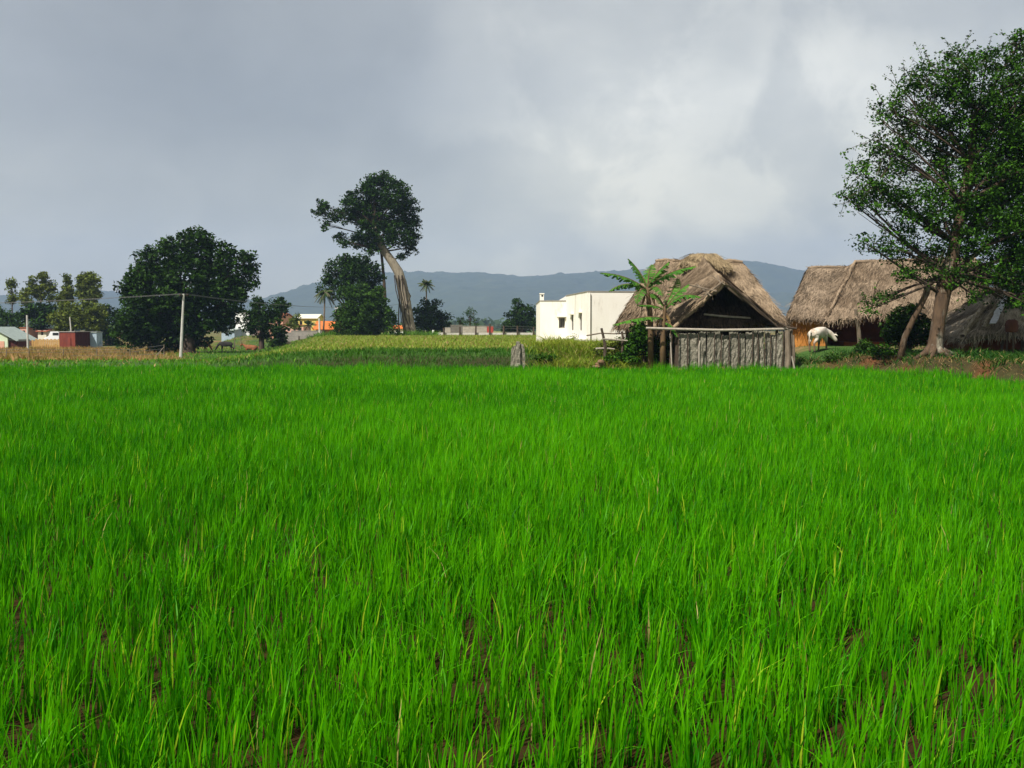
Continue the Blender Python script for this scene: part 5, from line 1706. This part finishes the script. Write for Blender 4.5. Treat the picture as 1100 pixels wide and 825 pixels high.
m_ = MB(); corr(m_, cA, cB, z0, zt); m_.build('front_wall', M['rust'], ct)
m_ = MB(); corr(m_, cB, cC, z0, zt); m_.build('side_wall', M['rust_dark'], ct)['label'] = 'rusty side wall with shade painted in as darker red'  # same sheet as the front wall, its shade put into a darker colour
m_ = MB(); corr(m_, Vector((cC.x, cC.y + .01, 0)), Vector((cC.x + .2, cC.y + 4, 0)), z0, zt); corr(m_, Vector((cA.x + .3, cA.y + 4, 0)), cA, z0, zt); corr(m_, Vector((cC.x + .2, cC.y + 4, 0)), Vector((cA.x + .3, cA.y + 4, 0)), z0, zt)
m_.build('rear_wall', M['rust_dark'], ct)
MB().prism([(cA.x - .1, cA.y - .1), (cB.x, cB.y - .15), (cC.x + .1, cC.y - .1), (cC.x + .3, cC.y + 4.1), (cA.x + .2, cA.y + 4.1)], zt + .005, zt + .1).build('roof', M['blockwork'], ct)
a = cA.lerp(cB, .62); dv = (cB - cA).normalized(); rz_ = math.atan2(dv.y, dv.x)
MB().box((a.x, a.y - .09, z0 + .85), (.75, .05, 1.5), rz_).build('door', M['rust'], ct)
MB().box((a.x + .25, a.y - .14, z0 + .9), (.05, .06, .2), rz_).build('door_handle', M['wire'], ct)
bt = thing('blue_kiosk', 'small pale blue kiosk against the right side of rusty shed', 'kiosk', cD)
x0_, x1_ = P(94.3, 360, 140.4).x, P(104, 360, 140.4).x; zt = P(0, 357.3, 140.4).z; z0 = cD.z - .15
w = MB(); w.prism([(x0_, 140.3), (x1_, 140.3), (x1_, 142.3), (x0_, 142.3)], z0, zt); w.build('wall', M['blue_paint'], bt)
MB().box(((x0_ + x1_) / 2, 141.3, zt + .055), (x1_ - x0_ + .16, 2.2, .1)).build('roof', M['roof_green'], bt)
MB().box(((x0_ + x1_) / 2 - .05, 140.28, z0 + .95), (.7, .05, 1.5)).build('door', M['blue_paint'], bt)

# town houses behind the meadow
house('town_house', 'white two storey house between the broad tree and meadow tree', 'house', 253, 268, 336, 185, 8, 'wall_white', 'coping', None, holes=((.15, .35, 341, 345), (.6, .8, 341, 345), (.2, .4, 351, 356)))
house('town_house', 'low pale blue house under the broad tree edge', 'house', 238, 252, 355, 180, 6, 'blue_paint', 'roof_green', 353.5, holes=((.3, .5, 357, 360),))
house('town_house', 'salmon orange house above the dark bush', 'house', 289, 304, 340, 190, 8, 'wall_salmon', 'roof_red', 337, holes=((.2, .4, 343, 348), (.6, .8, 343, 348)))
house('town_house', 'pink flat roofed block over the compound wall', 'house', 307, 326, 349.5, 182, 7, 'wall_pink', 'roof_red', None, holes=((.1, .25, 352, 356), (.7, .9, 352, 356)))
house('town_house', 'yellow house gable behind the low palm', 'house', 320, 340, 342, 200, 8, 'wall_yellow', 'wall_cream', 338, holes=((.1, .25, 345, 349), (.6, .75, 345, 349)))
house('town_house', 'brick house under the bright orange roof right of pale post', 'house', 339, 362, 353, 176, 7, 'roof_red', 'roof_orange', 345.5, roof_over=.5, holes=((.3, .45, 355, 360), (.65, .8, 355, 360)))
house('town_house', 'white house peeping behind the foot of the giant tree', 'house', 418, 433, 353, 172, 6, 'wall_white', 'roof_orange', 350, holes=((.15, .35, 355, 359), (.55, .75, 355, 359)))
# tall narrow cream water tower house
tw = thing('water_tower', 'cream stair tower with dark slots rising beside the bushy tree', 'tower', G(363, 186))
Y = 186; x0_, x1_ = P(360.5, 350, Y).x, P(367.5, 350, Y).x
w = MB(); w.box(((x0_ + x1_) / 2, Y + .8, (G(363, Y).z + P(0, 331, Y).z) / 2 - .2), (x1_ - x0_, 1.6, P(0, 331, Y).z - G(363, Y).z)); w.build('wall', M['wall_cream'], tw)
for py in (334.5, 343):
    MB().box(((x0_ + x1_) / 2, Y - .02, P(0, py, Y).z), (x1_ - x0_ - .25, .06, .42)).build('opening', M['dark_hole'], tw)
for py in (330.8, 338.5, 346.5):
    MB().box(((x0_ + x1_) / 2, Y + .8, P(0, py, Y).z), (x1_ - x0_ + .25, 1.95, .14)).build('ledge', M['wall_white'], tw)

# a far wood along the foot of the hills
pts = []
n = 30000
x = RG.uniform(-1100, 1300, n); y = RG.uniform(700, 1400, n)
dn = fbm(x * .01, y * .01, 15)
k = dn > .42; x, y = x[k], y[k]
zz = -1 + RG.uniform(0, 1, len(x)) * (4 + 7 * vnoise(x * .05, y * .05, 6))
V, Q, C = leaves(np.stack([x, y, zz], 1), 5.0, mixcol((.02, .045, .01), (.05, .085, .02), RG.uniform(0, 1, len(x))), aspect=.9)
tag(np_obj('far_wood', V, Q, C, M['leaf']), 'distant low wood along the foot of the hazy hills', 'wood', kind='stuff')

# ------------------------------------------------------------------ air
HAZE = True
if HAZE:
    m, nt, out = new_mat('haze_air')
    pv = N(nt, 'ShaderNodeVolumePrincipled')
    pv.inputs['Color'].default_value = (.41, .56, .88, 1)
    pv.inputs['Density'].default_value = .00020
    pv.inputs['Anisotropy'].default_value = .0
    nt.links.new(pv.outputs['Volume'], out.inputs['Volume'])
    hz = MB().box((0, 2380, 200), (9800, 5100, 410)).build('haze', m)
    tag(hz, kind='stuff'); hz['label'] = 'thin blue grey haze before the hills'; hz['category'] = 'haze'

# ------------------------------------------------------------------ sky and sun
EL_, AZ = R(51), R(221)          # azimuth clockwise from +Y: behind the camera, to its left
sun_dir = Vector((math.sin(AZ) * math.cos(EL_), math.cos(AZ) * math.cos(EL_), math.sin(EL_)))
world = bpy.data.worlds.new('World'); scene.world = world; world.use_nodes = True
nt = world.node_tree; nt.nodes.clear()
out = nt.nodes.new('ShaderNodeOutputWorld'); bg = nt.nodes.new('ShaderNodeBackground'); bg.inputs['Strength'].default_value = .1
nt.links.new(bg.outputs['Background'], out.inputs['Surface'])
sky = N(nt, 'ShaderNodeTexSky'); sky.sky_type = 'NISHITA'; sky.sun_disc = False; sky.sun_elevation = EL_; sky.sun_rotation = AZ
sky.air_density = 1.2; sky.dust_density = 2.0
tc = N(nt, 'ShaderNodeTexCoord')
sep = N(nt, 'ShaderNodeSeparateXYZ'); nt.links.new(tc.outputs['Generated'], sep.inputs[0])


def math_(op, a, b=None, c=None):
    n = N(nt, 'ShaderNodeMath', operation=op)
    for i, v in enumerate((a, b, c)):
        if v is None: continue
        if isinstance(v, (int, float)): n.inputs[i].default_value = v
        else: nt.links.new(v, n.inputs[i])
    return n.outputs[0]


zc = math_('MAXIMUM', math_('ADD', sep.outputs['Z'], .42), .05)
comb = N(nt, 'ShaderNodeCombineXYZ')
nt.links.new(math_('DIVIDE', sep.outputs['X'], zc), comb.inputs[0]); nt.links.new(math_('DIVIDE', sep.outputs['Y'], zc), comb.inputs[1])
n1 = noise_node(nt, 1.5, 7, .5, comb.outputs[0]); n1.inputs['Distortion'].default_value = .25
n2 = noise_node(nt, 4.6, 8, .58, comb.outputs[0]); n2.inputs['Distortion'].default_value = .3
n3 = noise_node(nt, 9.0, 5, .6, tc.outputs['Generated'])


def lobe(px, py, inner, outer):
    d_ = (P(px, py, 100) - Vector((0, 0, CAMZ))).normalized()
    dp = N(nt, 'ShaderNodeVectorMath', operation='DOT_PRODUCT')
    nv_ = N(nt, 'ShaderNodeVectorMath', operation='NORMALIZE'); nt.links.new(tc.outputs['Generated'], nv_.inputs[0])
    nt.links.new(nv_.outputs[0], dp.inputs[0]); dp.inputs[1].default_value = d_
    mr = N(nt, 'ShaderNodeMapRange', interpolation_type='SMOOTHSTEP')
    mr.inputs['From Min'].default_value = math.cos(R(outer)); mr.inputs['From Max'].default_value = math.cos(R(inner))
    nt.links.new(dp.outputs['Value'], mr.inputs['Value'])
    return mr.outputs['Result']


pf_r = N(nt, 'ShaderNodeMapRange', interpolation_type='SMOOTHSTEP')
pf_r.inputs['From Min'].default_value = .43; pf_r.inputs['From Max'].default_value = .58
pf_r.inputs['To Min'].default_value = .6; pf_r.inputs['To Max'].default_value = 1.05
n4 = noise_node(nt, 7.5, 9, .55, tc.outputs['Generated']); n4.inputs['Distortion'].default_value = .4
nt.links.new(n4.outputs['Fac'], pf_r.inputs['Value'])
puff = pf_r.outputs['Result']
val = math_('MULTIPLY_ADD', n1.outputs['Fac'], .42, .285)
val = math_('MULTIPLY_ADD', math_('SUBTRACT', n2.outputs['Fac'], .5), .38, val)
val = math_('MULTIPLY_ADD', math_('SUBTRACT', n4.outputs['Fac'], .5), .22, val)
for (px, py, i_, o_, amt) in ((830, 110, 1, 15, .13), (880, 130, .5, 6, .15), (605, 110, 1, 10, .13), (730, 100, 1, 11, .07), (800, 70, 1, 12, .05), (560, 170, 1, 11, .05), (900, 170, 1, 9, .06), (1000, 30, 1, 10, .06), (400, 300, 2, 14, .05), (700, 280, 2, 12, .04), (280, 70, 1, 15, -.20), (480, 100, .5, 6, -.08), (60, 40, 1, 12, -.08), (500, 20, 1, 9, .06), (210, 240, .5, 6, .06), (950, 240, 1, 9, -.08), (690, 160, 1, 7, .08)):
    lb = lobe(px, py, i_, o_)
    lb = math_('MULTIPLY', lb, puff if amt > 0 else math_('MULTIPLY_ADD', n2.outputs['Fac'], .9, .55))
    val = math_('MULTIPLY_ADD', lb, amt, val)
rp = N(nt, 'ShaderNodeValToRGB')
el = rp.color_ramp.elements
el[0].position = .20; el[0].color = (.265, .270, .280, 1)
el[1].position = .95; el[1].color = (.74, .71, .655, 1)
e = el.new(.42); e.color = (.365, .368, .375, 1)
e = el.new(.62); e.color = (.475, .470, .458, 1)
e = el.new(.78); e.color = (.60, .585, .55, 1)
nt.links.new(val, rp.inputs['Fac'])
lowz = N(nt, 'ShaderNodeMapRange', interpolation_type='SMOOTHSTEP', data_type='FLOAT_VECTOR')
for a_, v_ in (('From Min', (.0,) * 3), ('From Max', (.24,) * 3), ('To Min', (1.36, 1.28, .96)), ('To Max', (1.0, 1.03, 1.02))):
    lowz.inputs[[k for k, i_ in enumerate(lowz.inputs) if i_.name == a_ and i_.type == 'VECTOR'][0]].default_value = v_
cz = N(nt, 'ShaderNodeCombineXYZ')
for k in range(3): nt.links.new(sep.outputs['Z'], cz.inputs[k])
nt.links.new(cz.outputs[0], [i_ for i_ in lowz.inputs if i_.name == 'Vector'][0])
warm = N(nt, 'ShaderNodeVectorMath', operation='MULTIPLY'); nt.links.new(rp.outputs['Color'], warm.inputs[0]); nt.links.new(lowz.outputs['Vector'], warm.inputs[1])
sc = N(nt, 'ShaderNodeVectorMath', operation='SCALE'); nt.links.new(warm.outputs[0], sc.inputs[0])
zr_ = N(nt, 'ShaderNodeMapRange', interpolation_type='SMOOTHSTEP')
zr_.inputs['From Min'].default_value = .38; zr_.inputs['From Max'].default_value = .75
zr_.inputs['To Min'].default_value = 9.0; zr_.inputs['To Max'].default_value = 4.2  # unseen sky overhead dimmed on purpose to weaken the fill light
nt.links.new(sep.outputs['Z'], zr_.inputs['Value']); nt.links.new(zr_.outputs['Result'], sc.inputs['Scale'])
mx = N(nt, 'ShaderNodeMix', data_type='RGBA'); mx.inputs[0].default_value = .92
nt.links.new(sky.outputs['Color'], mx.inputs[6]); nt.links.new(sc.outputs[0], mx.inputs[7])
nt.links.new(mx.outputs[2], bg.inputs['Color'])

sd = bpy.data.lights.new('sun', 'SUN'); sd.energy = 5.0; sd.angle = R(.5); sd.color = (1, .95, .86)
so = bpy.data.objects.new('sun', sd); COL.objects.link(so)
so.rotation_euler = (-sun_dir).to_track_quat('-Z', 'Y').to_euler()
so.location = sun_dir * 50

vs_ = scene.view_settings
vs_.view_transform = 'Standard'; vs_.look = 'None'; vs_.exposure = 0.5; vs_.gamma = 1; vs_.use_curve_mapping = False
scene.render.engine = 'CYCLES'
scene.cycles.max_bounces = 6; scene.cycles.diffuse_bounces = 3; scene.cycles.transmission_bounces = 4; scene.cycles.volume_bounces = 1
scene.cycles.use_denoising = True
